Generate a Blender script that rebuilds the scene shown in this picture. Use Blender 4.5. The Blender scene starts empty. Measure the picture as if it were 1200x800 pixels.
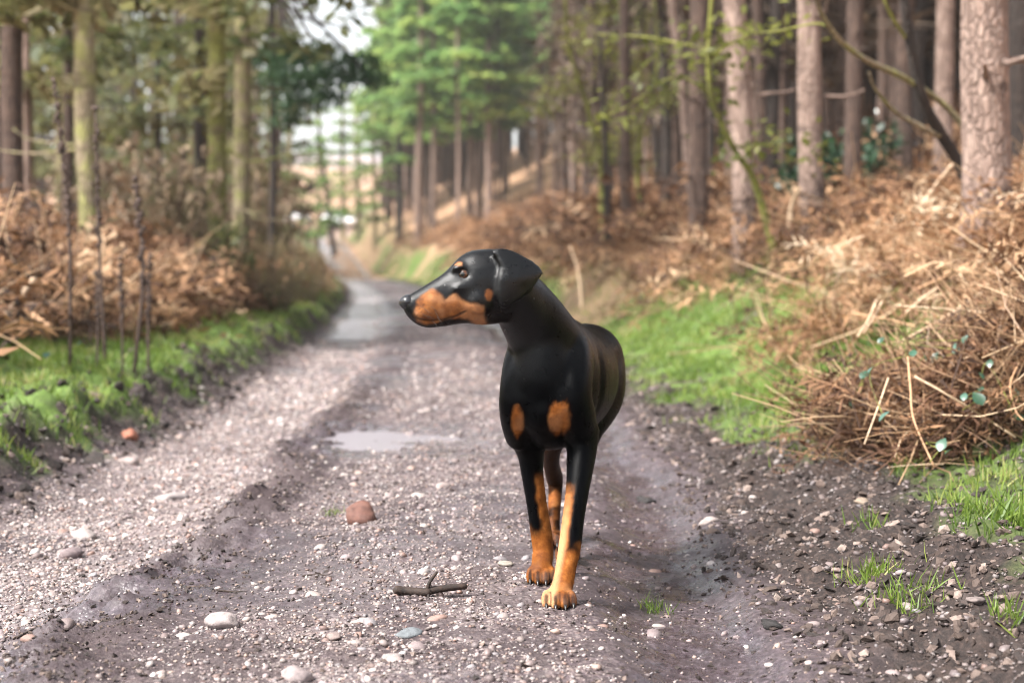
import bpy, bmesh, math, random
import numpy as np
from mathutils import Vector, Matrix

random.seed(7)
RS = np.random.RandomState(11)
SC = bpy.context.scene
COL = SC.collection

# ------------------------------------------------------------------ camera, sky, sun, exposure
CAM_H = 0.80
F_PX = 2000.0                      # focal length in photograph pixels (1200 wide)
PITCH = math.atan(90.0 / F_PX)
cam_d = bpy.data.cameras.new('camera')
cam_d.sensor_width = 36.0
cam_d.lens = 36.0 * F_PX / 1200.0
cam_d.clip_start = 0.05
cam_d.clip_end = 3000.0
cam_d.dof.use_dof = True
cam_d.dof.focus_distance = 4.02
cam_d.dof.aperture_fstop = 3.0
cam = bpy.data.objects.new('camera', cam_d)
COL.objects.link(cam)
cam.location = (0, 0, CAM_H)
cam.rotation_euler = (math.pi / 2 - PITCH, 0, 0)
SC.camera = cam

SUN_EL, SUN_AZ = math.radians(50), math.radians(238)      # azimuth clockwise from +Y
world = bpy.data.worlds.new('World')
SC.world = world
world.use_nodes = True
wn = world.node_tree
bg = wn.nodes['Background']
sky = wn.nodes.new('ShaderNodeTexSky')
sky.sky_type = 'NISHITA'
sky.sun_disc = False
sky.sun_elevation = SUN_EL
sky.sun_rotation = SUN_AZ
sky.air_density = 1.0
sky.dust_density = 3.0
sky.ozone_density = 1.0
hs_ = wn.nodes.new('ShaderNodeHueSaturation')           # thin high cloud: a paler, whiter sky
hs_.inputs['Saturation'].default_value = 0.30
wn.links.new(sky.outputs[0], hs_.inputs['Color'])
wn.links.new(hs_.outputs[0], bg.inputs[0])
bg.inputs[1].default_value = 0.05
sun_d = bpy.data.lights.new('sun', 'SUN')
sun_d.energy = 1.5
sun_d.angle = math.radians(10)
sun_d.color = (1.0, 0.965, 0.92)
sun = bpy.data.objects.new('sun', sun_d)
COL.objects.link(sun)
sdir = Vector((math.sin(SUN_AZ) * math.cos(SUN_EL), math.cos(SUN_AZ) * math.cos(SUN_EL), math.sin(SUN_EL)))
sun.rotation_euler = sdir.to_track_quat('Z', 'Y').to_euler()
SC.view_settings.view_transform = 'Standard'
SC.view_settings.look = 'None'
SC.view_settings.gamma = 1.0
SC.view_settings.exposure = 3.05
SC.cycles.use_denoising = True
SC.cycles.filter_width = 0.9
SC.cycles.max_bounces = 6
SC.cycles.diffuse_bounces = 2
SC.cycles.glossy_bounces = 2
SC.cycles.transmission_bounces = 3
SC.cycles.transparent_max_bounces = 4
SC.cycles.sample_clamp_indirect = 6.0


# ------------------------------------------------------------------ helpers
def P(px, py, Y):
    """point at distance Y down the track that appears at photograph pixel px, py"""
    cx, cy = (px - 600.0) / F_PX, -(py - 400.0) / F_PX
    d = Vector((cx, math.cos(PITCH) + cy * math.sin(PITCH), -math.sin(PITCH) + cy * math.cos(PITCH)))
    return Vector((0, 0, CAM_H)) + d * (Y / d.y)


def hash2(ix, iy, seed):
    h = (ix.astype(np.int64) * 374761393 + iy.astype(np.int64) * 668265263 + seed * 974711) & 0x7fffffff
    h = ((h ^ (h >> 13)) * 1274126177) & 0x7fffffff
    h = h ^ (h >> 16)
    return (h & 0xffff) / 65535.0


def vnoise(x, y, seed=0):
    x = np.asarray(x, float); y = np.asarray(y, float)
    ix, iy = np.floor(x), np.floor(y)
    fx, fy = x - ix, y - iy
    fx = fx * fx * fx * (fx * (fx * 6 - 15) + 10); fy = fy * fy * fy * (fy * (fy * 6 - 15) + 10)
    a = hash2(ix, iy, seed); b = hash2(ix + 1, iy, seed)
    c = hash2(ix, iy + 1, seed); d = hash2(ix + 1, iy + 1, seed)
    return (a + (b - a) * fx) * (1 - fy) + (c + (d - c) * fx) * fy


def fbm(x, y, seed=0, octs=4, gain=0.5):
    s, a, t = 0.0, 1.0, 0.0
    f = 1.0
    for o in range(octs):
        s = s + a * (vnoise(x * f + o * 17.3, y * f - o * 9.1, seed + o) * 2 - 1)
        t += a; a *= gain; f *= 2.03
    return s / t


def ss(a, b, x):
    t = np.clip((x - a) / (b - a), 0, 1)
    return t * t * (3 - 2 * t)


def new_mesh(name, V, F, smooth=True, attrs=None, cols=None):
    """F: (n,3) or (n,4) int array, or list of such arrays"""
    me = bpy.data.meshes.new(name)
    V = np.asarray(V, np.float32)
    Fs = F if isinstance(F, list) else [F]
    Fs = [np.asarray(f, np.int32) for f in Fs if len(f)]
    me.vertices.add(len(V))
    me.vertices.foreach_set('co', V.ravel())
    nl = sum(f.size for f in Fs); npoly = sum(len(f) for f in Fs)
    me.loops.add(nl); me.polygons.add(npoly)
    me.loops.foreach_set('vertex_index', np.concatenate([f.ravel() for f in Fs]))
    tot = np.concatenate([np.full(len(f), f.shape[1], np.int32) for f in Fs])
    st = np.concatenate([[0], np.cumsum(tot)[:-1]]).astype(np.int32)
    me.polygons.foreach_set('loop_start', st)
    me.polygons.foreach_set('loop_total', tot)
    me.polygons.foreach_set('use_smooth', np.full(npoly, smooth))
    for k, v in (attrs or {}).items():
        a = me.attributes.new(k, 'FLOAT', 'POINT')
        a.data.foreach_set('value', np.asarray(v, np.float32).ravel())
    for k, v in (cols or {}).items():
        a = me.attributes.new(k, 'FLOAT_COLOR', 'POINT')
        v = np.asarray(v, np.float32)
        if v.shape[1] == 3:
            v = np.concatenate([v, np.ones((len(v), 1), np.float32)], 1)
        a.data.foreach_set('color', v.ravel())
    me.update()
    me.validate()
    return me


def link(name, me, mat=None, parent=None, loc=None):
    o = bpy.data.objects.new(name, me)
    COL.objects.link(o)
    if mat is not None and me is not None and len(me.materials) == 0:
        me.materials.append(mat)
    if parent is not None:
        o.parent = parent
    if loc is not None:
        o.location = loc
    return o


def tag(o, label=None, cat=None, group=None, kind=None):
    if label: o['label'] = label
    if cat: o['category'] = cat
    if group: o['group'] = group
    if kind: o['kind'] = kind
    return o


def empty(name, loc, rz=0.0):
    o = bpy.data.objects.new(name, None)
    COL.objects.link(o)
    o.location = loc
    o.rotation_euler = (0, 0, rz)
    o.empty_display_size = 0.1
    return o


def copy_tree(src, loc=None, rot=None, scale=None):
    c = src.copy(); COL.objects.link(c)
    if loc is not None: c.location = loc
    if rot is not None: c.rotation_euler = rot
    if scale is not None: c.scale = scale
    for ch in list(src.children):
        d = ch.copy(); COL.objects.link(d); d.parent = c
        for g in list(ch.children):
            e = g.copy(); COL.objects.link(e); e.parent = d
    return c


def catmull(pts, n):
    """pts: (k,d) array of control rows -> n samples"""
    pts = np.asarray(pts, float)
    k = len(pts)
    if k == 2:
        t = np.linspace(0, 1, n)[:, None]
        return pts[0] * (1 - t) + pts[1] * t
    ext = np.vstack([2 * pts[0] - pts[1], pts, 2 * pts[-1] - pts[-2]])
    out = []
    for s in np.linspace(0, k - 1, n):
        i = min(int(s), k - 2); t = s - i
        p0, p1, p2, p3 = ext[i], ext[i + 1], ext[i + 2], ext[i + 3]
        out.append(0.5 * ((2 * p1) + (-p0 + p2) * t + (2 * p0 - 5 * p1 + 4 * p2 - p3) * t * t + (-p0 + 3 * p1 - 3 * p2 + p3) * t ** 3))
    return np.array(out)


def tube_vf(ctrl, n, sides=10, side=(1, 0, 0), caps=True, rough=0.0, seed=0, rf=9.0):
    """ctrl rows: x,y,z,a,b  (a = radius along 'side', b = radius across it)"""
    c = np.asarray([list(r) if len(r) == 5 else list(r) + [r[3]] for r in ctrl], float)
    s = catmull(c, n)
    pos, a, b = s[:, :3], np.maximum(s[:, 3], 1e-4), np.maximum(s[:, 4], 1e-4)
    tan = np.gradient(pos, axis=0)
    tan /= np.linalg.norm(tan, axis=1)[:, None] + 1e-12
    sd = np.array(side, float)
    U = sd[None] - tan * (tan @ sd)[:, None]
    U /= np.linalg.norm(U, axis=1)[:, None] + 1e-9
    W = np.cross(tan, U)
    th = np.arange(sides) * 2 * math.pi / sides
    ct, st = np.cos(th), np.sin(th)
    if rough:
        rr = 1 + rough * fbm(np.tile(th[None] * 1.3, (n, 1)), np.tile((np.arange(n) * rf / n)[:, None], (1, sides)), seed, 3)
    else:
        rr = np.ones((n, sides))
    V = pos[:, None] + rr[..., None] * (a[:, None, None] * U[:, None] * ct[None, :, None] + b[:, None, None] * W[:, None] * st[None, :, None])
    V = V.reshape(-1, 3)
    i = np.arange(n - 1)[:, None] * sides
    j = np.arange(sides)[None]
    j2 = (j + 1) % sides
    F = np.stack([i + j, i + j2, i + sides + j2, i + sides + j], -1).reshape(-1, 4)
    Fs = [F]
    if caps:
        V = np.vstack([V, pos[0] - tan[0] * min(a[0], b[0]) * .6, pos[-1] + tan[-1] * min(a[-1], b[-1]) * .6])
        k0, k1 = len(V) - 2, len(V) - 1
        jj = np.arange(sides)
        T0 = np.stack([np.full(sides, k0), (jj + 1) % sides, jj], -1)
        T1 = np.stack([np.full(sides, k1), (n - 1) * sides + jj, (n - 1) * sides + (jj + 1) % sides], -1)
        Fs.append(np.vstack([T0, T1]))
    return V, Fs


def join_vf(parts):
    V, Q, T, o = [], [], [], 0
    for v, fs in parts:
        fs = fs if isinstance(fs, list) else [fs]
        for f in fs:
            if len(f) == 0: continue
            (Q if f.shape[1] == 4 else T).append(f + o)
        V.append(v); o += len(v)
    out = []
    if Q: out.append(np.vstack(Q))
    if T: out.append(np.vstack(T))
    return np.vstack(V), out


def ico(sub=1):
    bm = bmesh.new()
    bmesh.ops.create_icosphere(bm, subdivisions=sub, radius=1.0)
    bm.verts.ensure_lookup_table()
    V = np.array([v.co[:] for v in bm.verts]); F = np.array([[v.index for v in f.verts] for f in bm.faces])
    bm.free()
    return V, F


ICO1, ICO2, ICO3 = ico(1), ico(2), ico(3)


def rotmats(rx, ry, rz):
    cx, sx, cy, sy, cz, sz = np.cos(rx), np.sin(rx), np.cos(ry), np.sin(ry), np.cos(rz), np.sin(rz)
    R = np.empty((len(rx), 3, 3))
    R[:, 0, 0] = cz * cy; R[:, 0, 1] = cz * sy * sx - sz * cx; R[:, 0, 2] = cz * sy * cx + sz * sx
    R[:, 1, 0] = sz * cy; R[:, 1, 1] = sz * sy * sx + cz * cx; R[:, 1, 2] = sz * sy * cx - cz * sx
    R[:, 2, 0] = -sy; R[:, 2, 1] = cy * sx; R[:, 2, 2] = cy * cx
    return R


def scatter(protos, pos, R, S, pick=None, tint=None):
    """bake copies of prototype (V, F tri) into one V,F + per-vertex tint"""
    pos = np.asarray(pos); n = len(pos)
    S = np.asarray(S)
    if S.ndim == 1: S = np.repeat(S[:, None], 3, 1)
    if pick is None: pick = RS.randint(0, len(protos), n)
    Vs, Fs, Ts, o = [], [], [], 0
    for k, (pv, pf) in enumerate(protos):
        m = np.where(pick == k)[0]
        if len(m) == 0: continue
        v = np.einsum('nij,nkj->nki', R[m], pv[None] * S[m][:, None]) + pos[m][:, None]
        f = pf[None] + (np.arange(len(m)) * len(pv))[:, None, None] + o
        Vs.append(v.reshape(-1, 3)); Fs.append(f.reshape(-1, pf.shape[1]))
        if tint is not None: Ts.append(np.repeat(tint[m], len(pv), 0))
        o += len(m) * len(pv)
    return np.vstack(Vs), np.vstack(Fs), (np.concatenate(Ts) if tint is not None else None)


# ------------------------------------------------------------------ materials
class MT:
    def __init__(self, name):
        self.m = bpy.data.materials.new(name)
        self.m.use_nodes = True
        self.nt = self.m.node_tree
        self.bsdf = self.nt.nodes['Principled BSDF']
        self.out = self.nt.nodes['Material Output']

    def n(self, typ, **kw):
        nd = self.nt.nodes.new(typ)
        for k, v in kw.items():
            if k.startswith('_'): setattr(nd, k[1:], v)
            else: self.set(nd, k, v)
        return nd

    def set(self, nd, key, v):
        key = {'A': 0, 'B': 1}.get(key, key) if nd.bl_idname == 'ShaderNodeMath' else key
        s = nd.inputs[key.replace('__', ' ')] if isinstance(key, str) else nd.inputs[key]
        if isinstance(v, bpy.types.NodeSocket): self.nt.links.new(v, s)
        else:
            if isinstance(v, tuple) and len(v) == 3 and s.type == 'RGBA': v = v + (1.0,)
            s.default_value = v

    def coord(self, kind='Object', scale=(1, 1, 1), rnd=False):
        tc = self.n('ShaderNodeTexCoord')
        mp = self.n('ShaderNodeMapping', Vector=tc.outputs[kind], Scale=scale)
        if rnd:
            oi = self.n('ShaderNodeObjectInfo')
            mu = self.n('ShaderNodeMath', _operation='MULTIPLY', A=oi.outputs['Random'], B=37.0)
            cb = self.n('ShaderNodeCombineXYZ', X=mu.outputs[0], Y=mu.outputs[0], Z=mu.outputs[0])
            self.nt.links.new(cb.outputs[0], mp.inputs['Location'])
        return mp.outputs[0]

    def noise(self, vec, scale, detail=4.0, rough=0.55, dist=0.0):
        return self.n('ShaderNodeTexNoise', Vector=vec, Scale=scale, Detail=detail, Roughness=rough, Distortion=dist).outputs[0]

    def ramp(self, fac, stops, interp='LINEAR'):
        r = self.n('ShaderNodeValToRGB', Fac=fac)
        r.color_ramp.interpolation = interp
        el = r.color_ramp.elements
        while len(el) < len(stops): el.new(0.5)
        for e, (p, c) in zip(el, stops):
            e.position = p
            e.color = (c if isinstance(c, tuple) else (c, c, c)) + (1.0,)
        return r.outputs[0]

    def mix(self, fac, a, b, mode='MIX'):
        nd = self.n('ShaderNodeMix', _data_type='RGBA', _blend_type=mode)
        for i, v in ((0, fac), (6, a), (7, b)):
            if isinstance(v, bpy.types.NodeSocket): self.nt.links.new(v, nd.inputs[i])
            else: nd.inputs[i].default_value = (v + (1.0,)) if isinstance(v, tuple) else v
        return nd.outputs[2]

    def math(self, op, a, b=0.0):
        nd = self.n('ShaderNodeMath', _operation=op)
        self.set(nd, 'A', a); self.set(nd, 'B', b)
        return nd.outputs[0]

    def attr(self, name, out='Fac'):
        return self.n('ShaderNodeAttribute', _attribute_name=name).outputs[out]

    def bump(self, h, strength=0.5, dist=0.01):
        nd = self.n('ShaderNodeBump', Strength=strength, Distance=dist, Height=h)
        self.nt.links.new(nd.outputs[0], self.bsdf.inputs['Normal'])
        return nd

    def base(self, **kw):
        for k, v in kw.items(): self.set(self.bsdf, k.replace('_', ' '), v)
        return self


def leaf_mat(name, stops, trans=0.35, rough=0.55, scale=3.0, tint=True):
    """foliage: per-leaf tint attribute picks from the ramp; some light passes through"""
    M = MT(name)
    f = M.attr('tint')
    oi = M.n('ShaderNodeObjectInfo')
    f2 = M.math('ADD', M.math('MULTIPLY', f, 0.85), M.math('MULTIPLY', oi.outputs['Random'], 0.15))
    col = M.ramp(f2, stops)
    M.base(Base_Color=col, Roughness=rough)
    if trans:
        tr = M.n('ShaderNodeBsdfTranslucent', Color=col)
        mx = M.n('ShaderNodeMixShader', Fac=trans)
        M.nt.links.new(M.bsdf.outputs[0], mx.inputs[1]); M.nt.links.new(tr.outputs[0], mx.inputs[2])
        M.nt.links.new(mx.outputs[0], M.out.inputs[0])
    return M.m


def bark_mat(name, dark, mid, pale, moss=None, moss_amt=0.5, dry=0.9):
    M = MT(name)
    v = M.coord('Object', (1, 1, 0.22), rnd=True)
    n1 = M.noise(v, 26, 5, 0.65, 0.6)
    v2 = M.coord('Object', (1, 1, 1), rnd=True)
    n2 = M.noise(v2, 2.3, 4, 0.6)
    col = M.ramp(n1, [(0.30, dark), (0.52, mid), (0.72, pale)])
    col = M.mix(M.ramp(n2, [(0.40, 0.0), (0.66, 0.55)]), col, mid)
    if moss:
        n3 = M.noise(v2, 5.0, 5, 0.7)
        col = M.mix(M.ramp(n3, [(0.62 - moss_amt * .35, 0.0), (0.78 - moss_amt * .35, 0.9)]), col, moss)
    v3 = M.coord('Object', (1.2, 1.2, 5.0), rnd=True)
    kn = M.ramp(M.noise(v3, 1.9, 3, .6), [(.60, 0.0), (.68, .8)])
    col = M.mix(kn, col, tuple(q * .8 for q in dark))
    plate = M.n('ShaderNodeTexVoronoi', Vector=M.mix(.06, M.coord('Object', (1, 1, .40), rnd=True), M.n('ShaderNodeTexNoise', Vector=v2, Scale=9.0, Detail=3.0).outputs['Color']), Scale=30.0, _feature='DISTANCE_TO_EDGE').outputs['Distance']
    pl = M.math('MULTIPLY', M.ramp(plate, [(.0, .8), (.20, 0.0)]), M.ramp(n2, [(.35, .15), (.62, .75)]))
    col = M.mix(pl, col, dark)
    M.base(Base_Color=col, Roughness=dry)
    M.bump(M.math('SUBTRACT', n1, M.math('MULTIPLY', pl, .7)), 1.0, 0.03)
    return M.m


M_BARK_PALE = bark_mat('bark_pale', (.060, .036, .028), (.24, .165, .132), (.40, .305, .25))
M_BARK_BROWN = bark_mat('bark_brown', (.022, .012, .009), (.072, .043, .031), (.15, .098, .072))
M_BARK_DARK = bark_mat('bark_dark', (.008, .005, .004), (.025, .016, .012), (.058, .039, .03))
M_BARK_MOSS = bark_mat('bark_mossy', (.05, .04, .02), (.17, .135, .065), (.29, .24, .12), (.19, .20, .035), 0.75)
M_BARK_LICHEN = bark_mat('bark_lichen', (.07, .05, .03), (.24, .19, .12), (.42, .35, .22), (.24, .24, .075), 0.45)
M_TWIG_MOSS = bark_mat('twig_mossy', (.035, .028, .015), (.13, .12, .04), (.23, .21, .08), (.24, .25, .045), 0.72)


# ------------------------------------------------------------------ the lie of the land
def bend(y):
    y = np.asarray(y, float)
    return 0.0195 * np.maximum(0, np.minimum(y, 150) - 8) ** 1.35


def edge_l(y): return -1.72 - bend(y) + 0.10 * fbm(y * .9, y * 0 + 3, 5, 3)
def edge_r(y): return 0.60 - bend(y) + 0.08 * fbm(y * 1.1, y * 0 + 8, 6, 3)


def ground_z(x, y):
    x = np.asarray(x, float); y = np.asarray(y, float)
    L, R = edge_l(y), edge_r(y)
    ul, ur = L - x, x - R
    xt = x + bend(y)
    on = ss(-.12, .12, -ul) * ss(-.12, .12, -ur)
    fine = fbm(x * 3, y * 3, 1, 3) * .018 + fbm(x * 11, y * 11, 2, 4) * .012
    tiny = fbm(x * 42, y * 42, 3, 3) * .0055
    # wheel ruts, the mud wall beside the left rut, the hump between
    wob = .10 * fbm(y * .8, y * 0, 31, 2) + .05 * fbm(x * 1.5, y * 2.6, 32, 3)
    tz = -.055 * np.exp(-((xt + wob + 1.32) / .36) ** 4)
    crest = .030 * np.exp(-((xt + wob + .90) / .12) ** 2) * (1.5 * vnoise(x * 2, y * 1.7, 41) - .15)
    clod = fbm(x * 10, y * 10, 43, 4) * .060 * np.exp(-((xt + wob + .88) / .15) ** 2)
    tz = tz + (crest + clod) * ss(13, 8, y)
    tz = tz - .045 * np.exp(-((xt - .45 + wob) / .15) ** 4) + .018 * np.exp(-((xt + .2) / .4) ** 2)
    tz = tz - .026 * np.exp(-((xt + .45) / .40) ** 4 - ((y - 7.75) / .6) ** 4)
    tz = tz + fine * .8 + tiny
    # banks
    gain = 1 + .011 * np.maximum(0, np.minimum(y, 130) - 25)
    u = np.maximum(ur, 0)
    u = u + .38 * ss(9, 15, y) * ss(.5, 1.5, u)
    rz = .10 * ss(0, .9, u) + 0.78 * ss(.75, 2.35, u) + .19 * np.maximum(np.minimum(u, 60) - 2.1, 0) + .05 * np.maximum(u - 60, 0)
    rz = rz * gain
    lump = fbm(x * 1.1, y * 1.1, 51, 4) * .16 * ss(.5, 2, u)
    soil = np.maximum(-.4, fbm(x * 8, y * 8, 53, 4)) * .055 * ss(.02, .25, u) * ss(2.2, .9, u) + fbm(x * 30, y * 30, 54, 3) * .011 * ss(0.02, .2, u) * ss(3, 1.5, u)
    rz = rz + lump + soil
    v = np.maximum(ul, 0)
    lz = .15 * ss(0, .30, v) + .12 * np.minimum(v, 6) + .035 * np.maximum(v - 6, 0)
    lz = lz + fbm(x * 1.0, y * 1.0, 61, 4) * .14 * ss(.6, 2.5, v)
    lz = lz + np.maximum(-.35, fbm(x * 6.5, y * 6.5, 63, 4)) * .12 * ss(.0, .2, v) * ss(1.05, .45, v) + fbm(x * 26, y * 26, 64, 3) * .02 * ss(0, .2, v) * ss(2, .6, v)
    far = .068 * np.maximum(0, y - 106)
    return np.where(ur > 0, rz + fine * .5, np.where(ul > 0, lz + fine * .5, 0)) + tz * on + far


def gz(x, y): return float(ground_z(np.array([x]), np.array([y]))[0])


def masks(x, y):
    L, R = edge_l(y), edge_r(y)
    ul, ur = L - x, x - R
    xt = x + bend(y)
    wob = .10 * fbm(y * .8, y * 0, 31, 2) + .05 * fbm(x * 1.5, y * 2.6, 32, 3)
    n = fbm(x * 1.7, y * 1.7, 71, 4); n2 = fbm(x * 5, y * 5, 72, 3)
    gl = ss(.10, .45, ul + .40 * n2) * ss(1.9, 1.3, ul + .4 * n) * ss(-.55, -.1, n + .25)
    gr = ss(.25, .62, ur + .40 * n2) * ss(2.15, 1.45, ur + .55 * n) * ss(6.2, 7.6, y + .9 * n + .6 * (ur - .6))
    gr = np.maximum(gr, ss(.62, .85, ur + .2 * n2) * ss(2.2, 1.7, ur) * ss(6.2, 5.7, y) * ss(2, 4, y) * .6)
    gr = gr * ss(-.5, 0, n + .3) * (1 - .8 * ss(12, 18, y) * ss(.35, -.15, fbm(x * .7, y * .35, 77, 2)))
    gr = np.maximum(gr, ss(1.0, 1.5, ur) * ss(4, 2.5, ur) * ss(75, 90, y) * .3)
    grass = np.clip(gl + gr, 0, 1)
    lit = np.clip(ss(1.0, 1.5, ul + .4 * n) + ss(1.15, 1.7, ur + .35 * n), 0, 1) * (1 - grass)
    lit = np.maximum(lit, ss(88, 98, y))
    lit = np.maximum(lit, ss(.35, .8, ur) * ss(11, 16, y) * (1 - grass))
    stony = np.exp(-((xt + wob + 1.33) / .42) ** 4) + .55 * np.exp(-((xt + .25) / .45) ** 4)
    stony = stony * ss(.1, -.15, ul)
    wet = np.exp(-((xt - .45 + wob) / .19) ** 4) + .8 * np.exp(-((xt + .42) / .5) ** 4 - ((y - 7.7) / .9) ** 4) + .7 * np.exp(-((xt + 1.0 + wob) / .16) ** 4) * ss(6, 4, y)
    wet = wet + .8 * ss(-.12, .35, n) * ss(0, .2, -ul) * ss(0, .2, -ur) + ss(14, 24, y) * np.exp(-((xt + 1.3) / .5) ** 4)
    wet = np.clip(wet + .35 * n2, 0, 1) * ss(.25, -.05, ur) * ss(.15, -.1, ul)
    crest = np.exp(-((xt + wob + .90) / .12) ** 2) * ss(16, 11, y)
    return dict(grass=grass, litter=lit, stony=np.clip(stony, 0, 1), wet=wet, crest=crest, side=np.clip(ss(0, .2, ul) + ss(0, .2, ur), 0, 1))


def ground_material():
    M = MT('ground_earth')
    v = M.coord('Object')
    n_big = M.noise(v, 1.6, 5, .6); n_mid = M.noise(v, 9, 5, .65); n_fine = M.noise(v, 60, 4, .7); n_grit = M.noise(v, 170, 3, .7)
    vor = M.n('ShaderNodeTexVoronoi', Vector=v, Scale=85.0)
    vorc = M.n('ShaderNodeSeparateColor', Color=vor.outputs['Color'])
    mud = M.ramp(n_fine, [(.34, (.008, .005, .0055)), (.52, (.033, .022, .025)), (.76, (.125, .093, .104))])  # dark stop paints shade into the cavities that the bump also sinks
    mud = M.mix(M.ramp(n_mid, [(.35, 0.0), (.7, .5)]), mud, (.075, .052, .058))
    grit = M.ramp(vorc.outputs[0], [(0.0, (.10, .075, .075)), (.35, (.22, .165, .155)), (.6, (.34, .27, .25)), (.8, (.50, .43, .40)), (1.0, (.30, .19, .15))])
    st = M.attr('stony')
    gm = M.math('MULTIPLY', M.math('ADD', M.math('MULTIPLY', st, .75), .22), M.ramp(n_mid, [(.30, .35), (.6, 1.0)]))
    edge = M.ramp(vor.outputs['Distance'], [(.25, 1.0), (.62, .25)])
    col = M.mix(M.math('MULTIPLY', gm, edge), mud, grit)
    dk = M.ramp(M.noise(v, 4.2, 6, .68, .4), [(.42, .85), (.58, 0.0)])
    col = M.mix(dk, col, (.030, .019, .020))
    soil = M.ramp(n_fine, [(.28, (.005, .003, .0025)), (.5, (.019, .012, .010)), (.72, (.058, .038, .031))])
    soil = M.mix(M.ramp(n_mid, [(.52, 0.0), (.66, .5)]), soil, (.05, .031, .023))
    col = M.mix(M.attr('side'), col, soil)
    col = M.mix(M.math('MULTIPLY', M.attr('crest'), .8), col, (.040, .026, .027))
    lit = M.ramp(n_fine, [(.25, (.12, .06, .035)), (.5, (.32, .19, .11)), (.75, (.48, .32, .21))])
    lit = M.mix(M.ramp(n_big, [(.4, 0.0), (.7, .6)]), lit, (.33, .19, .12))
    col = M.mix(M.attr('litter'), col, lit)
    gr = M.ramp(n_fine, [(.25, (.03, .05, .008)), (.55, (.09, .15, .025)), (.8, (.17, .20, .05))])
    col = M.mix(M.math('MULTIPLY', M.attr('grass'), M.ramp(n_mid, [(.25, .25), (.5, 1.0)])), col, gr)
    wet = M.attr('wet')
    wn_ = M.math('MULTIPLY', wet, M.ramp(n_mid, [(.32, .35), (.58, 1.0)]))
    silt_sheen = M.ramp(n_fine, [(.32, (.011, .0075, .0095)), (.53, (.055, .041, .050)), (.72, (.17, .14, .158))])  # silt colour; its pale lilac also carries the sky sheen on wet mud
    col = M.mix(M.math('MULTIPLY', wn_, .6), col, silt_sheen)
    lr_ = M.math('MULTIPLY', M.math('MULTIPLY', st, st), M.ramp(n_big, [(.40, 0.0), (.62, .75)]))
    col = M.mix(lr_, col, M.ramp(n_fine, [(.30, (.075, .055, .053)), (.52, (.20, .16, .155)), (.72, (.33, .28, .275))]))
    rough = M.math('SUBTRACT', .74, M.math('MULTIPLY', wn_, .60))
    rough = M.math('ADD', rough, M.math('MULTIPLY', M.math('SUBTRACT', n_grit, .5), .3))
    M.base(Base_Color=col, Roughness=rough, Specular_IOR_Level=M.math('ADD', .35, M.math('MULTIPLY', wn_, .6)))
    h = M.math('ADD', M.math('MULTIPLY', n_fine, .6), M.math('MULTIPLY', n_grit, .35))
    h = M.math('ADD', h, M.math('MULTIPLY', M.math('MULTIPLY', edge, gm), .5))
    b = M.bump(h, .8, .008)
    M.nt.links.new(M.math('SUBTRACT', .95, M.math('MULTIPLY', wn_, .55)), b.inputs['Strength'])
    return M.m


M_GROUND = ground_material()

rows = [-30, -20, -12, -8, -5, -3, -1.5, -.5, .4, 1.1, 1.7, 2.2, 2.6, 2.9]
yy = 3.1
while yy < 60: rows.append(yy); yy += max(.016, .0054 * yy)
while yy < 700: rows.append(yy); yy *= 1.035
ROWS = np.array(rows)


def sheet(name, X, Y):
    r, c = X.shape
    Z = ground_z(X, Y)
    V = np.stack([X, Y, Z], -1).reshape(-1, 3)
    i = (np.arange(r - 1)[:, None] * c + np.arange(c - 1)[None])
    F = np.stack([i, i + 1, i + c + 1, i + c], -1).reshape(-1, 4)
    me = new_mesh(name, V, F, True, masks(X.ravel(), Y.ravel()))
    return tag(link(name, me, M_GROUND), kind='structure')


yl, yr = edge_l(ROWS)[:, None], edge_r(ROWS)[:, None]
t = np.linspace(0, 1, 150)[None]
YY = np.repeat(ROWS[:, None], 150, 1)
sheet('track', yl + (yr - yl) * t, YY)
ub = .285 * (np.exp(.042 * np.arange(151)) - 1)[None]
YY = np.repeat(ROWS[:, None], 151, 1)
sheet('ground', yl - ub[:, ::-1], YY)
sheet('hillside', yr + ub, YY)

# far moorland hill, seen hazily through the gap
def far_hill():
    xs = np.linspace(-700, 700, 120); ys = np.linspace(330, 900, 40)
    X, Y = np.meshgrid(xs, ys)
    Z = 9 + 40 * ss(330, 640, Y) * (.75 + .3 * fbm(X / 160, Y / 160, 81, 3)) + 2.5 * fbm(X / 25, Y / 25, 82, 3)
    V = np.stack([X, Y, Z], -1).reshape(-1, 3)
    i = (np.arange(39)[:, None] * 120 + np.arange(119)[None])
    F = np.stack([i, i + 1, i + 121, i + 120], -1).reshape(-1, 4)
    M = MT('heather_hill'); v = M.coord('Object')
    M.base(Base_Color=M.ramp(M.noise(v, .05, 5), [(.3, (.20, .15, .15)), (.5, (.29, .22, .23)), (.7, (.33, .27, .20))]), Roughness=1.0)
    tag(link('far_hill', new_mesh('far_hill', V, F), M.m), kind='structure')
far_hill()

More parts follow.
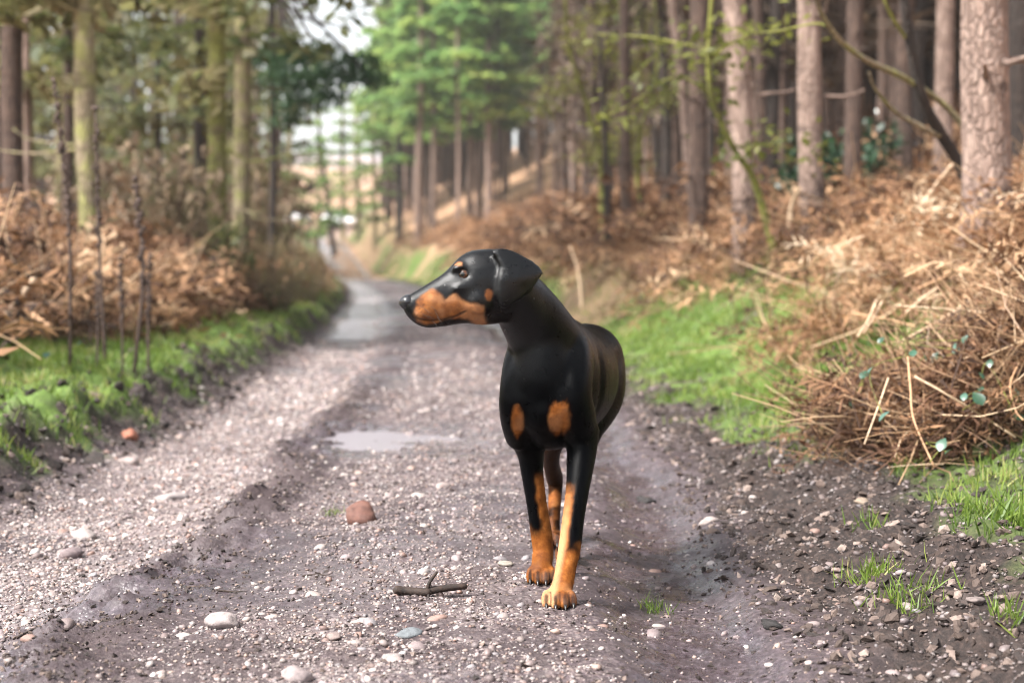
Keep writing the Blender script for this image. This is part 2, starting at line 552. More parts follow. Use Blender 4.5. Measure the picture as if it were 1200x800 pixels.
# standing water in the left rut further down the track and a shallow one across it
def puddles():
    M = MT('puddle_water'); v = M.coord('Object')
    M.base(Base_Color=(.17, .145, .16), Roughness=.30, IOR=1.33, Specular_IOR_Level=.9)  # lilac base colour stands in for pale sky reflected on the water
    M.bump(M.noise(v, 14, 3), .25, .02)
    for (y0, y1, a, b, z, n) in ((19, 75, -1.66, -.98, -.041, 80), (6.8, 8.7, -1.0, .25, -.0125, 14)):
        ys = np.linspace(y0, y1, n); ys2 = np.repeat(ys[:, None], 6, 1)
        X = np.linspace(a, b, 6)[None] - bend(ys)[:, None]
        V = np.stack([X, ys2, np.full_like(X, z)], -1).reshape(-1, 3)
        i = (np.arange(n - 1)[:, None] * 6 + np.arange(5)[None])
        tag(link('puddle', new_mesh('puddle', V, np.stack([i, i + 1, i + 7, i + 6], -1).reshape(-1, 4)), M.m), kind='structure')
puddles()


# ------------------------------------------------------------------ stones
def stone_protos(n, sub, seed, flat=(.45, .8), rough=.16, cuts=7):
    rs = np.random.RandomState(seed)
    out = []
    V0, F0 = {1: ICO1, 2: ICO2, 3: ICO3}[sub]
    for k in range(n):
        d = V0 / np.linalg.norm(V0, axis=1)[:, None]
        r = np.ones(len(d))
        for q in range(cuts):
            nrm = rs.normal(size=3); nrm /= np.linalg.norm(nrm)
            r = np.minimum(r, (.60 + .34 * rs.rand()) / np.maximum(d @ nrm, .05))
        r = r * (1 + rough * fbm(d[:, 0] * 2 + k, d[:, 1] * 2 + d[:, 2] * 1.7, seed + k, 3))
        V = d * r[:, None] * np.array([1.15, .85 + .2 * rs.rand(), flat[0] + (flat[1] - flat[0]) * rs.rand()])
        out.append((V, F0))
    return out


PALETTE = np.array([(.42, .35, .32), (.50, .42, .38), (.33, .26, .25), (.26, .20, .20), (.56, .49, .45), (.38, .27, .22), (.30, .28, .29), (.46, .37, .34), (.22, .165, .155), (.36, .29, .29), (.62, .56, .53), (.34, .20, .155)])


def stone_material(name, attr):
    M = MT(name); v = M.coord('Object', rnd=True)
    if attr:
        c = M.attr('tint', 'Color')
    else:
        oi = M.n('ShaderNodeObjectInfo')
        c = M.ramp(oi.outputs['Random'], [(i / len(PALETTE), tuple(PALETTE[i] * .62)) for i in range(len(PALETTE))], 'CONSTANT')
    n = M.noise(v, 90 if attr else 45, 4, .7)
    c = M.mix(M.ramp(n, [(.35, 0.0), (.7, .45)]), c, (.20, .15, .145))
    n2 = M.noise(v, 11, 3)
    c = M.mix(M.ramp(n2, [(.45, 0.0), (.75, .5)]), c, (.13, .095, .09))
    M.base(Base_Color=c, Roughness=M.ramp(n2, [(.3, .42), (.7, .75)]))
    M.bump(n, .35, .004)
    return M.m


M_STONE, M_GRAVEL = stone_material('pebble_stone', False), stone_material('gravel_stone', True)


def sow(n, y0, y1, dens, power=1.0):
    """candidate points, denser near; kept by dens(x, y) in 0..1"""
    u = RS.rand(n)
    y = y0 * (y1 / y0) ** (u ** power)
    x = edge_l(y) - .6 + RS.rand(n) * (edge_r(y) - edge_l(y) + 2.2)
    k = RS.rand(n) < dens(x, y)
    return x[k], y[k]


def dens_track(x, y):
    m = masks(x, y)
    d = .34 + .75 * m['stony'] - .6 * m['wet'] * (1 - .6 * m['stony']) - .35 * m['crest']
    xs_ = x + bend(y)
    d = d * ss(.32, .80, .6 * vnoise(xs_ * 2.6, y * 1.0, 91) + .4 * vnoise(x * 7, y * 7, 92) + .30 * m['stony'] + .12)
    return np.where(m['side'] > .5, .28 * (1 - m['grass']) * (1 - m['litter']), np.maximum(d, .06))


def grit_protos(n, seed):
    """tiny chips: jittered octahedra"""
    rs = np.random.RandomState(seed)
    V0 = np.array([(1, 0, 0), (-1, 0, 0), (0, 1, 0), (0, -1, 0), (0, 0, 1), (0, 0, -1)], float)
    F = np.array([(0, 2, 4), (2, 1, 4), (1, 3, 4), (3, 0, 4), (2, 0, 5), (1, 2, 5), (3, 1, 5), (0, 3, 5)])
    return [((V0 + rs.normal(0, .16, V0.shape)) * np.array([1.15, .8 + .25 * rs.rand(), .45 + .3 * rs.rand()]), F) for _ in range(n)]


def gravel():
    def lay(x, y, r, protos, smooth):
        m = masks(x, y)
        r = r * (1 + .55 * m['stony'] * RS.rand(len(x)) + .5 * m['side'] * RS.rand(len(x)))
        z = ground_z(x, y) + r * (-.30 + .50 * RS.rand(len(x)))
        R = rotmats(RS.normal(0, .35, len(x)), RS.normal(0, .35, len(x)), RS.rand(len(x)) * 6.3)
        tint = PALETTE[RS.randint(0, len(PALETTE), len(x))] * (.24 + .62 * RS.rand(len(x)) ** 1.6)[:, None]
        tint = tint * (1 + .35 * m['stony'] * (x + bend(y) < -.85))[:, None] * (1 - .5 * m['side'])[:, None]
        V, F, T = scatter(protos, np.stack([x, y, z], 1), R, r, tint=np.minimum(tint, .8))
        tag(link('gravel', new_mesh('gravel', V, F, smooth, cols={'tint': T}), M_GRAVEL), kind='stuff')
    x, y = sow(210000, 3.1, 12, dens_track)
    lay(x, y, .0014 + .0036 * RS.rand(len(x)) ** 2.2 + .00026 * y, grit_protos(12, 99), True)
    x1, y1 = sow(26000, 3.1, 13, dens_track); x2, y2 = sow(12000, 9, 45, dens_track)
    x = np.concatenate([x1, x2]); y = np.concatenate([y1, y2])
    r = .0042 + .0070 * RS.rand(len(x)) ** 2.6 + .00030 * np.minimum(y, 14)
    r[len(x1):] *= 1.5
    lay(x, y, r, stone_protos(10, 1, 100, (.35, .75), .3), True)
gravel()


def soil_clods():
    protos = stone_protos(12, 1, 200, (.35, .8), .85)
    n = 18000
    y = 3.2 * (16 / 3.2) ** RS.rand(n)
    right = RS.rand(n) < .72
    x = np.where(right, edge_r(y) - .05 + RS.rand(n) ** .8 * 1.25, edge_l(y) + .10 - RS.rand(n) * .75)
    m = masks(x, y)
    k = RS.rand(n) < (1 - .8 * m['grass'])
    x, y = x[k], y[k]
    r = .0035 + .0135 * RS.rand(len(x)) ** 3
    z = ground_z(x, y) + r * .1
    R = rotmats(RS.normal(0, .5, len(x)), RS.normal(0, .5, len(x)), RS.rand(len(x)) * 6)
    V, F, T = scatter(protos, np.stack([x, y, z], 1), R, r[:, None] * (.7 + .7 * RS.rand(len(x), 3)), tint=RS.rand(len(x)))
    M = MT('soil_clod'); v = M.coord('Object')
    nn = M.noise(v, 70, 4, .7)
    M.base(Base_Color=M.mix(M.ramp(nn, [(.4, 0.0), (.7, .6)]), M.ramp(M.attr('tint'), [(0, (.008, .005, .004)), (.5, (.025, .016, .013)), (.75, (.062, .042, .033)), (.9, (.15, .108, .09)), (1, (.26, .20, .17))]), (.05, .03, .024)), Roughness=.8)
    M.bump(nn, .8, .006)
    tag(link('soil', new_mesh('soil', V, F, False, {'tint': T}), M.m), kind='stuff')
soil_clods()


def crumbs():
    """crumbled mud along the rut wall and across the track, and bigger lumps of turned earth at the verges"""
    protos = stone_protos(10, 1, 230, (.4, .9), .9)
    n = 21000
    y = 3.1 * (12 / 3.1) ** RS.rand(n)
    xc = np.where(RS.rand(n) < .45, -.90 - .10 * fbm(y * .8, y * 0, 31, 2) + RS.normal(0, .11, n), -1.5 + 2.2 * RS.rand(n))
    x = xc - bend(y)
    r = (.0018 + .0065 * RS.rand(n) ** 3.5) * (.8 + .05 * y)
    k = RS.rand(n) < .35 + .65 * (fbm(x * 4, y * 4, 236, 3) > -.05)
    x, y, r = x[k], y[k], r[k]
    m = 2400
    yb = 4.5 * (26 / 4.5) ** RS.rand(m)
    left = RS.rand(m) < .6
    xb = np.where(left, edge_l(yb) + .05 - RS.rand(m) * .75, edge_r(yb) + RS.rand(m) * .65)
    rb = (.007 + .026 * RS.rand(m) ** 2.5) * np.where(left, 1.0, .65)
    x = np.concatenate([x, xb]); y = np.concatenate([y, yb]); r = np.concatenate([r, rb])
    tint = RS.rand(len(x)); tint[-m:] = RS.rand(m) ** 2.2
    R = rotmats(RS.normal(0, .5, len(x)), RS.normal(0, .5, len(x)), RS.rand(len(x)) * 6)
    for sel, pr in ((slice(None, -m), grit_protos(10, 231)), (slice(-m, None), protos)):
        V, F, T = scatter(pr, np.stack([x, y, ground_z(x, y) + r * .15], 1)[sel], R[sel], r[sel, None] * (.7 + .7 * RS.rand(len(r[sel]), 3)), tint=tint[sel])
        tag(link('mud_crumbs', new_mesh('mud_crumbs', V, F, False, {'tint': T}), bpy.data.materials['soil_clod']), kind='stuff')
crumbs()


def pebbles():
    protos = [new_mesh('pebble', V * .98, F) for V, F in stone_protos(10, 2, 300, (.4, .7), .10)]
    for me in protos: me.materials.append(M_STONE)
    out = []
    tries = 0
    while len(out) < 285 and tries < 6000:
        tries += 1
        y = 3.3 * (13.5 / 3.3) ** random.random()
        x = float(edge_l(np.array([y]))[0]) + .05 + random.random() * 2.6
        px = 600 + x / y * F_PX
        if px < 5 or px > 1195: continue
        if random.random() > dens_track(np.array([x]), np.array([y]))[0] + .12: continue
        if abs(x - .1) < .12 and abs(y - 4.05) < .3: continue
        r = (.0105 + .017 * random.random() ** 2.5) * (.75 + .055 * y)
        if any((x - a) ** 2 + (y - b) ** 2 < (r + c) ** 2 for a, b, c in out): continue
        out.append((x, y, r))
        o = link('pebble', random.choice(protos), None, None, (x, y, gz(x, y) - r * .16))
        o.rotation_euler = (random.gauss(0, .15), random.gauss(0, .15), random.random() * 6.3)
        o.scale = (r, r, r)
        left = x < float(edge_l(np.array([y]))[0]) + .85
        soil = x > float(edge_r(np.array([y]))[0])
        if soil: tag(o, 'small rounded pebble lying in the dark soil beside the track', 'pebble', 'pebbles in the dark soil at the right edge')
        elif left: tag(o, 'small pale rounded pebble in the stony left wheel rut', 'pebble', 'pebbles in the stony left rut')
        else: tag(o, 'small rounded pebble pressed into the muddy middle of the track', 'pebble', 'pebbles along the middle of the track')
pebbles()


def single_stone(px, py, w, h, color, label, name='stone', seed=1, sub=3, rough=.16, flat=.7, sink=.3, cat='stone', cuts=7):
    Y = 3.5
    for _ in range(12):                              # the ground point under that pixel
        p = P(px, py, Y); Y += (p.z - gz(p.x, Y)) * (Y / .8) * .8
    p = P(px, py, Y)
    r = w / 2 / F_PX * Y
    V, F = stone_protos(1, sub, seed, (flat, flat), rough, cuts)[0]
    color = tuple(q * (.50 if min(color) > .2 else .62) for q in color)
    M = MT('stone_face'); v = M.coord('Object', rnd=True)
    n = M.noise(v, 2.2, 5, .65); n2 = M.noise(v, 14, 4, .7)
    c = M.ramp(n, [(.3, tuple(q * .62 for q in color)), (.5, color), (.72, tuple(min(1, q * 1.35) for q in color))])
    M.base(Base_Color=M.mix(M.ramp(n2, [(.5, 0.0), (.8, .5)]), c, tuple(q * .45 for q in color)), Roughness=.62)
    M.bump(n2, .4, .02)
    o = link(name, new_mesh(name, V, F), M.m, None, (p.x, Y, gz(p.x, Y) + r * flat * (1 - sink) * .30))
    o.scale = (r, r, r); o.rotation_euler = (0, 0, seed * 1.3)
    return tag(o, label, cat)


single_stone(421, 610, 40, 26, (.20, .085, .06), 'reddish brown rough rock standing up from the gravel left of the dog', 'rock', 12, flat=.9, sink=.1, cat='rock', cuts=14, rough=.3)
single_stone(152, 519, 29, 16, (.46, .17, .10), 'bright orange red brick like stone at the foot of the left verge', 'rock', 23, flat=.6, cat='rock', cuts=12, rough=.25)
single_stone(264, 731, 46, 18, (.52, .43, .41), 'large pale pinkish stone lying in the mud, lower left, beside a thin twig', seed=31, flat=.5)
single_stone(479, 743, 32, 11, (.23, .25, .265), 'flat blue grey stone below the broken stick', seed=42, flat=.4)
single_stone(424, 728, 28, 9, (.55, .48, .44), 'flat cream stone left of the blue grey stone', seed=43, flat=.4)
single_stone(392, 747, 24, 9, (.40, .30, .27), 'flat brownish pink stone beside the cream stone', seed=45, flat=.45)
single_stone(346, 794, 44, 16, (.46, .37, .36), 'large mauve stone half cut by the bottom edge of the picture', seed=52, flat=.55)
single_stone(461, 772, 26, 14, (.45, .38, .36), 'rounded greyish pink stone below the flat blue grey stone', seed=55, flat=.6)
single_stone(831, 612, 26, 9, (.50, .41, .38), 'flat pale pink stone alone in the right wheel rut', seed=61, flat=.45)
single_stone(592, 661, 20, 7, (.50, .43, .36), 'thin flat cream stone left of the dog\'s rear front paw', seed=62, flat=.35)
single_stone(84, 651, 28, 21, (.36, .27, .27), 'round mauve grey stone in the left wheel rut', seed=71, flat=.75, sink=.1)
single_stone(100, 629, 34, 15, (.55, .46, .43), 'rounded cream stone just above the mauve grey one', seed=72, flat=.55)
single_stone(201, 584, 36, 13, (.55, .47, .45), 'broad flat whitish stone in the left wheel rut further up', seed=73, flat=.4)
single_stone(150, 543, 30, 16, (.55, .44, .41), 'pale round stone in front of the orange red one', seed=74, flat=.55)
single_stone(1010, 590, 24, 12, (.36, .27, .20), 'tan stone in the dark soil below the brash heap', seed=81, flat=.55)
single_stone(1143, 707, 26, 10, (.33, .26, .24), 'flat grey brown stone in the soil at the right', seed=83, flat=.45)
for px, py, w, h, lab, sd in ((903, 733, 25, 14, 'black clod of mud alone on the right wheel rut', 91), (758, 588, 20, 10, 'small dark clod of mud behind the dog on the right', 92)):
    single_stone(px, py, w, h, (.022, .017, .016), lab, 'mud_clod', sd, flat=.55, rough=.6, sink=.2, cat='clod')


# ------------------------------------------------------------------ trees
LEAF = (np.array([(-.5, 0, 0), (0, .24, .05), (.5, 0, 0), (0, -.24, .05)]), np.array([(0, 1, 2, 3)]))
NEEDLE_W = (np.array([(-.5, 0, 0), (0, .13, .03), (.5, 0, 0), (0, -.13, .03)]), np.array([(0, 1, 2, 3)]))
NEEDLE = (np.array([(-.5, 0, 0), (0, .07, .02), (.5, 0, 0), (0, -.07, .02)]), np.array([(0, 1, 2, 3)]))

G_FAR = leaf_mat('needles_spring_green', [(0, (.09, .18, .06)), (.35, (.17, .29, .09)), (.7, (.25, .37, .10)), (1, (.33, .41, .12))], .6)
G_DARK = leaf_mat('needles_dark', [(0, (.010, .034, .014)), (.5, (.028, .072, .026)), (1, (.075, .13, .045))], .35)
G_OLIVE = leaf_mat('needles_olive', [(0, (.05, .07, .025)), (.4, (.10, .12, .04)), (.7, (.16, .16, .06)), (1, (.20, .165, .085))], .5)
G_YELLOW = leaf_mat('leaves_yellow_green', [(0, (.08, .09, .02)), (.5, (.17, .18, .035)), (1, (.26, .24, .06))], .5)
G_BROWN = leaf_mat('twigs_brown', [(0, (.08, .052, .032)), (.5, (.18, .125, .08)), (1, (.30, .22, .14))], .3, .8)
G_BROWN_SHADE = leaf_mat('twigs_shaded_brown', [(0, (.018, .011, .007)), (.5, (.055, .035, .023)), (1, (.12, .084, .055))], .25, .8)  # darker copy of the brown twigs; the wood's inner shade is in the colour
G_STRAWY = leaf_mat('dry_twigs_straw', [(0, (.14, .10, .05)), (.5, (.28, .21, .11)), (1, (.38, .31, .17))], .4, .8)
G_RHODO = leaf_mat('rhododendron_leaves', [(0, (.010, .030, .012)), (.5, (.022, .060, .025)), (1, (.05, .10, .05))], .15, .35)


def leaves_mesh(name, pos, size, seed, proto=LEAF, flat=.6, tint=None):
    rs = np.random.RandomState(seed)
    n = len(pos)
    R = rotmats(rs.normal(0, flat, n), rs.normal(0, flat, n), rs.rand(n) * 6.3)
    S = size * (.6 + .8 * rs.rand(n))
    if tint is None: tint = np.clip(.5 + .9 * fbm(pos[:, 0] * .9 + pos[:, 2] * .7, pos[:, 1] * .9 + pos[:, 2] * .4, seed, 2) + rs.normal(0, .12, n), 0, 1)
    V, F, T = scatter([proto], pos, R, S, np.zeros(n, int), tint)
    return new_mesh(name, V, F, True, {'tint': T})


def whorl_crown(name, z0, z1, r0, r1, gap, per, n, size, droop, seed, proto=LEAF, thin=1.0):
    rs = np.random.RandomState(seed)
    nw = max(2, int((z1 - z0) / gap))
    zs = np.linspace(z0, z1, nw) + rs.normal(0, gap * .2, nw)
    w = rs.randint(0, nw, n)
    az = rs.rand(nw, per) * 6.3
    ln = .55 + .6 * rs.rand(nw, per)
    b = rs.randint(0, per, n)
    d = rs.rand(n) ** .65
    f = (zs[w] - z0) / max(.01, z1 - z0)
    rad = (r0 + (r1 - r0) * f) * ln[w, b] * np.clip(.45 + f * 4, 0, 1)
    side = rs.normal(0, .17, n) * rad * d
    a = az[w, b]
    x = np.cos(a) * rad * d - np.sin(a) * side
    y = np.sin(a) * rad * d + np.cos(a) * side
    z = zs[w] - droop * rad * d * d + rs.normal(0, .06 * gap + .04, n) + .12 * rad * d
    keep = rs.rand(n) < thin
    return leaves_mesh(name, np.stack([x, y, z], 1)[keep], size, seed + 1, proto, .45)


def trunk_vf(h, r, seed, lean=(0, 0), sides=12, n=26, sway=.04, top=.4):
    rs = np.random.RandomState(seed)
    zs = np.array([-.3, .0, .25, .8, 2, 4, 6.5, 9.5, 13, 17][:])
    zs = zs[zs < h * .97].tolist() + [h]
    rows = []
    for z in zs:
        q = max(z, 0) / h
        rr = r * ((1 - q) + top * q) * (1 + .35 * math.exp(-max(z, 0) / .18))
        s = sway * min(1, max(z, 0) / 2)
        rows.append((lean[0] * z + rs.normal(0, s), lean[1] * z + rs.normal(0, s), z, rr))
    return tube_vf(rows, n, sides, rough=.14, seed=seed, rf=26)


def limb_vf(a, b, r0, r1, seed, sag=.1, n=7, sides=6):
    rs = np.random.RandomState(seed)
    a, b = np.array(a, float), np.array(b, float)
    rows = []
    L = np.linalg.norm(b - a)
    for i in range(5):
        t = i / 4
        p = a * (1 - t) + b * t + rs.normal(0, .03 * L, 3) * (t > 0) * (t < 1)
        p[2] -= sag * L * math.sin(math.pi * t)
        rows.append((*p, r0 * (1 - t) + r1 * t))
    return tube_vf(rows, n, sides, (.3, .2, 1), rough=.15, seed=seed)


def stub_branches(root, h, r, n, mat, seed, z0=.6, z1=4.5, ln=.5):
    rs = random.Random(seed)
    for k in range(n):
        z = z0 + (z1 - z0) * rs.random(); a = rs.random() * 6.3; L = ln * (.4 + rs.random())
        rr = r * .13 + .004
        v, f = limb_vf((math.cos(a) * r * .7, math.sin(a) * r * .7, z), (math.cos(a) * (r + L), math.sin(a) * (r + L), z + L * rs.uniform(-.25, .3)), rr, rr * .4, seed + k, .05, 6, 5)
        link('branch', new_mesh('branch', v, f), mat, root)


def tree(name, label, px, Y, wpx, mat, px_top=None, h=15, crown=None, crown_mat=None, stubs=0, cat='tree', group=None, seed=1, sub=0.0, lean_y=0.0, stub_z=(.6, 4.5), stub_len=.5):
    """a trunk standing on the ground at distance Y under photo column px; px_top = its column at the top of the picture"""
    x = (px - 600) / F_PX * Y
    z = gz(x, Y)
    r = wpx / 2 / F_PX * Y
    zt = CAM_H + 310 / F_PX * Y - z
    lean = 0 if px_top is None else (px_top - px) / F_PX * Y / zt
    root = empty(name, (x, Y, z - sub))
    tag(root, label, cat, group)
    v, f = trunk_vf(h, r, seed, (lean, lean_y), sway=.35 * r if r < .1 else .03)
    link('trunk', new_mesh('trunk', v, f), mat, root)
    if stubs: stub_branches(root, h, r, stubs, mat, seed * 7, stub_z[0], stub_z[1], stub_len)
    if crown is not None:
        c = link('crown', crown, crown_mat, root)
        c.location = (lean * h * .8, 0, 0); c.rotation_euler = (0, 0, seed * 1.7)
    return root


CR_HIGH = [whorl_crown('crown', 10.5, 17, 2.3, .5, .7, 5, 900, .50, .15, 400 + k) for k in range(3)]

# right: the first row of trunks along the top of the bank
tree('pine_tree', 'thick pale scaly pine trunk nearest of all at the right edge', 1158, 9.2, 58, M_BARK_PALE, 1147, 16, CR_HIGH[0], G_OLIVE, 5, seed=3, stub_z=(.8, 2), stub_len=.3)
tree('pine_tree', 'pale straight pine trunk with dark branch rings behind the bracken bank', 954, 14, 29, M_BARK_PALE, 943, 16, CR_HIGH[1], G_OLIVE, 6, seed=5, stub_z=(.6, 3), stub_len=.3)
tree('pine_tree', 'pale pine trunk leaning left with a dark fork of moss at its foot', 875, 15, 28, M_BARK_PALE, 856, 16, CR_HIGH[2], G_OLIVE, 7, seed=8, stub_z=(.6, 3), stub_len=.5)
tree('pine_tree', 'dark brown pine trunk close left of the pale leaning one', 820, 18, 23, M_BARK_BROWN, 817, 16, CR_HIGH[0], G_OLIVE, 6, seed=9)
tree('pine_tree', 'thin pale trunk tilted left beside the dark brown trunk', 812, 24, 12, M_BARK_PALE, 786, 15, CR_HIGH[1], G_OLIVE, 4, seed=13)
tree('pine_tree', 'slim grey brown trunk standing alone above the green verge right of the dog', 736, 24, 14, M_BARK_BROWN, 731, 15, CR_HIGH[2], G_OLIVE, 8, seed=14, stub_len=.8)
tree('pine_tree', 'brown pine trunk standing between two dark evergreen bushes', 998, 18, 21, M_BARK_BROWN, 1000, 15, CR_HIGH[0], G_OLIVE, 4, seed=15)
tree('pine_tree', 'pale trunk further back just left of the nearest thick pine', 1103, 19, 23, M_BARK_PALE, 1107, 15, CR_HIGH[1], G_OLIVE, 5, seed=16)
tree('pine_tree', 'dark red brown trunk behind the thick pine at the right border', 1194, 15, 26, M_BARK_DARK, 1190, 15, CR_HIGH[2], G_OLIVE, 3, seed=17)
tree('pine_tree', 'slim pale trunk between the two pale pines on the bank', 914, 26, 13, M_BARK_PALE, 910, 15, CR_HIGH[0], G_OLIVE, 4, seed=18)
tree('pine_tree', 'slim brown trunk just right of the pale leaning pine', 892, 21, 13, M_BARK_BROWN, 886, 15, CR_HIGH[1], G_OLIVE, 4, seed=19)
tree('pine_tree', 'narrow pale trunk close behind the left side of the leaning pine', 853, 27, 11, M_BARK_PALE, 852, 15, CR_HIGH[2], G_OLIVE, 4, seed=20)
tree('pine_tree', 'dark slim trunk two trunks left of the dark brown pine', 783, 28, 13, M_BARK_DARK, 772, 15, CR_HIGH[0], G_OLIVE, 5, seed=21)
tree('dead_sapling', 'short thin black dead sapling with bent top near the slim grey brown trunk', 714, 24, 9, M_BARK_DARK, 700, 3.4, None, None, 6, seed=22, stub_z=(1, 3), stub_len=.5)
tree('pine_tree', 'grey trunk between the brown one and the leaning dead tree', 1050, 23, 18, M_BARK_BROWN, 1052, 15, CR_HIGH[1], G_OLIVE, 4, seed=23)
tree('pine_tree', 'slim dark trunk rising behind the leaning mossy tree', 1075, 27, 14, M_BARK_DARK, 1078, 15, CR_HIGH[2], G_OLIVE, 3, seed=24)

# the crowd of trunks behind them on the slope
def plantation():
    protos = []
    for k, m in enumerate((M_BARK_BROWN, M_BARK_DARK, M_BARK_PALE, M_BARK_BROWN, M_BARK_DARK, M_BARK_BROWN)):
        root = empty('pine_tree', (0, 0, -50))
        tag(root, 'slender bare conifer trunk among the crowd on the right hand slope', 'tree', 'conifer trunks crowded on the right hand slope')
        v, f = trunk_vf(15, .10, 500 + k, sides=9, n=18)
        link('trunk', new_mesh('trunk', v, f), m, root)
        link('crown', CR_HIGH[k % 3], G_OLIVE, root)
        tag(link('dead_twigs', whorl_crown('dead_twigs', 2.6, 10.5, 1.5, 1.5, .55, 4, 170, .75, .1, 520 + k, NEEDLE), G_BROWN_SHADE, root), kind='stuff')
        protos.append(root)
    used = set(); placed = []
    tries = 0
    while len(placed) < 165 and tries < 20000:
        tries += 1
        Y = 17 + 58 * random.random() ** .8
        px = 640 + 640 * random.random()
        x = (px - 600) / F_PX * Y
        ur = x - float(edge_r(np.array([Y]))[0])
        if ur < 2.9 + max(0, (Y - 30) * .06): continue
        if any((x - a) ** 2 + (Y - b) ** 2 < 1.05 ** 2 for a, b in placed): continue
        if Y < 26 and any(abs(px - q) < 24 for q in (1158, 954, 875, 820, 736, 998, 1103)): continue
        placed.append((x, Y))
        k = random.randrange(6)
        loc = (x, Y, gz(x, Y)); rot = (random.gauss(0, .012), random.gauss(0, .016), random.random() * 6.3)
        s = random.uniform(.7, 1.25); sc = (s, s, random.uniform(.9, 1.15))
        if k not in used:
            used.add(k); o = protos[k]; o.location = loc; o.rotation_euler = rot; o.scale = sc
        else: copy_tree(protos[k], loc, rot, sc)
plantation()

# the light green stand at the bend of the track
CR_FAR = [whorl_crown('crown', z0, 19, 3.4, .6, 1.15, 6, 2600, .60, .26, 600 + k) for k, z0 in enumerate((7.0, 8.2, 5.6, 6.4))]


def far_stand():
    listed = [(490, 96, 9.5, 'pale trunk leftmost of the bright row at the bend'), (509, 99, 7.5, 'thin pale trunk second in the row at the bend'), (550, 99, 8.5, 'pale trunk left of the brightest trunk in the far green stand'),
              (573, 95, 11, 'brightest and straightest pale trunk of the far green stand'), (632, 95, 9, 'pale slim trunk right of the brightest trunk in the far green stand'), (651, 100, 6.5, 'thin trunk rightmost of the pale trunks in the far green stand'),
              (468, 112, 8, 'dark trunk at the left end of the far green stand')]
    for i, (px, Y, w, lab) in enumerate(listed):
        tree('larch_tree', lab, px, Y, w, M_BARK_PALE if 'dark' not in lab else M_BARK_DARK, px + random.uniform(-4, 4), 20, CR_FAR[i % 4], G_FAR, 0, seed=700 + i)
    protos = []
    for k, m in enumerate((M_BARK_PALE, M_BARK_PALE, M_BARK_BROWN, M_BARK_BROWN)):
        root = empty('larch_tree', (0, 0, -60))
        tag(root, 'light green conifer standing back in the stand at the bend', 'tree', 'light green conifers at the bend')
        v, f = trunk_vf(19, .135, 720 + k, sides=8, n=16)
        link('trunk', new_mesh('trunk', v, f), m, root)
        link('crown', CR_FAR[k], G_FAR, root)
        protos.append(root)
    n = 0
    for i in range(400):
        if n >= 46: break
        Y = 84 + 60 * random.random(); px = 452 + 300 * random.random()
        x = (px - 600) / F_PX * Y
        if x - float(edge_r(np.array([Y]))[0]) < 2.2: continue
        if Y < 104 and any(abs(px - q[0]) < 9 for q in listed): continue
        loc = (x, Y, gz(x, Y) - .1); rot = (random.gauss(0, .01), random.gauss(0, .012), random.random() * 6.3)
        s = random.uniform(.75, 1.15); sc = (s, s, random.uniform(.8, 1.1))
        if n < 4: o = protos[n]; o.location = loc; o.rotation_euler = rot; o.scale = sc
        else: copy_tree(random.choice(protos), loc, rot, sc)
        n += 1
far_stand()


def distant_forest():
    """far wood that reads as one mass, trunks and crowns behind everything on the right"""
    parts, pos = [], []
    v0, f0 = tube_vf([(0, 0, -1, .2), (0, 0, 8, .15), (0, 0, 18, .05)], 4, 5)
    n = 680
    Y = 72 + 75 * RS.rand(n); px = 690 + 800 * RS.rand(n)
    Y[420:560] = 128 + 45 * RS.rand(140); px[420:560] = 448 + 290 * RS.rand(140)
    px[560:] = -90 + 425 * RS.rand(120); Y[560:] = 88 + 55 * RS.rand(120)
    X = (px - 600) / F_PX * Y
    Z = ground_z(X, Y)
    for x, y, z in zip(X, Y, Z): parts.append((v0 + np.array([x, y, z]), f0))
    V, F = join_vf(parts)
    o = tag(link('distant_wood', new_mesh('distant_wood', V, F), M_BARK_BROWN), kind='stuff')
    m = 34000
    k = RS.randint(0, n, m)
    hgt = 2 + 16 * RS.rand(m) ** .8
    pos = np.stack([X[k] + RS.normal(0, 1.3, m), Y[k] + RS.normal(0, 1.3, m), Z[k] + hgt], 1)
    low = hgt < 8 + RS.normal(0, 1.5, m)
    tag(link('distant_dead_twigs', leaves_mesh('distant_dead_twigs', pos[low], 1.0, 901), G_BROWN_SHADE), kind='stuff')
    tag(link('distant_foliage', leaves_mesh('distant_foliage', pos[~low], .9, 902), G_OLIVE), kind='stuff')
distant_forest()

# left: trees behind the bracken
CR_LEFT = [whorl_crown('crown', 2.6, 12, 2.6, 1.0, .8, 5, 1250, .22, .28, 800 + k) for k in range(2)]
CR_LEFT2 = [whorl_crown('crown', 2.8, 12, 2.4, 1.0, .95, 5, 1150, .27, .25, 810 + k) for k in range(3)]
tree('pine_tree', 'broad brown trunk leftmost in the picture behind the bracken', 18, 17, 28, M_BARK_BROWN, 20, 14, CR_LEFT2[0], G_OLIVE, 4, seed=31)
tree('pine_tree', 'pale lichen covered trunk with a dark right side on the left bank', 104, 16, 27, M_BARK_LICHEN, 104, 14, CR_LEFT2[1], G_OLIVE, 9, seed=32, stub_len=.9)
tree('pine_tree', 'yellow green mossy trunk rising above the dark shrub on the left', 254, 20, 24, M_BARK_MOSS, 258, 14, CR_LEFT[0], G_OLIVE, 7, seed=33, stub_len=1.2)
tree('pine_tree', 'brown trunk close right of the yellow green mossy trunk', 281, 22, 22, M_BARK_LICHEN, 286, 14, CR_LEFT2[2], G_OLIVE, 6, seed=34, stub_len=.9)
tree('pine_tree', 'thin dark trunk just left of the yellow green mossy trunk', 236, 27, 12, M_BARK_DARK, 235, 13, CR_LEFT2[0], G_OLIVE, 4, seed=35)
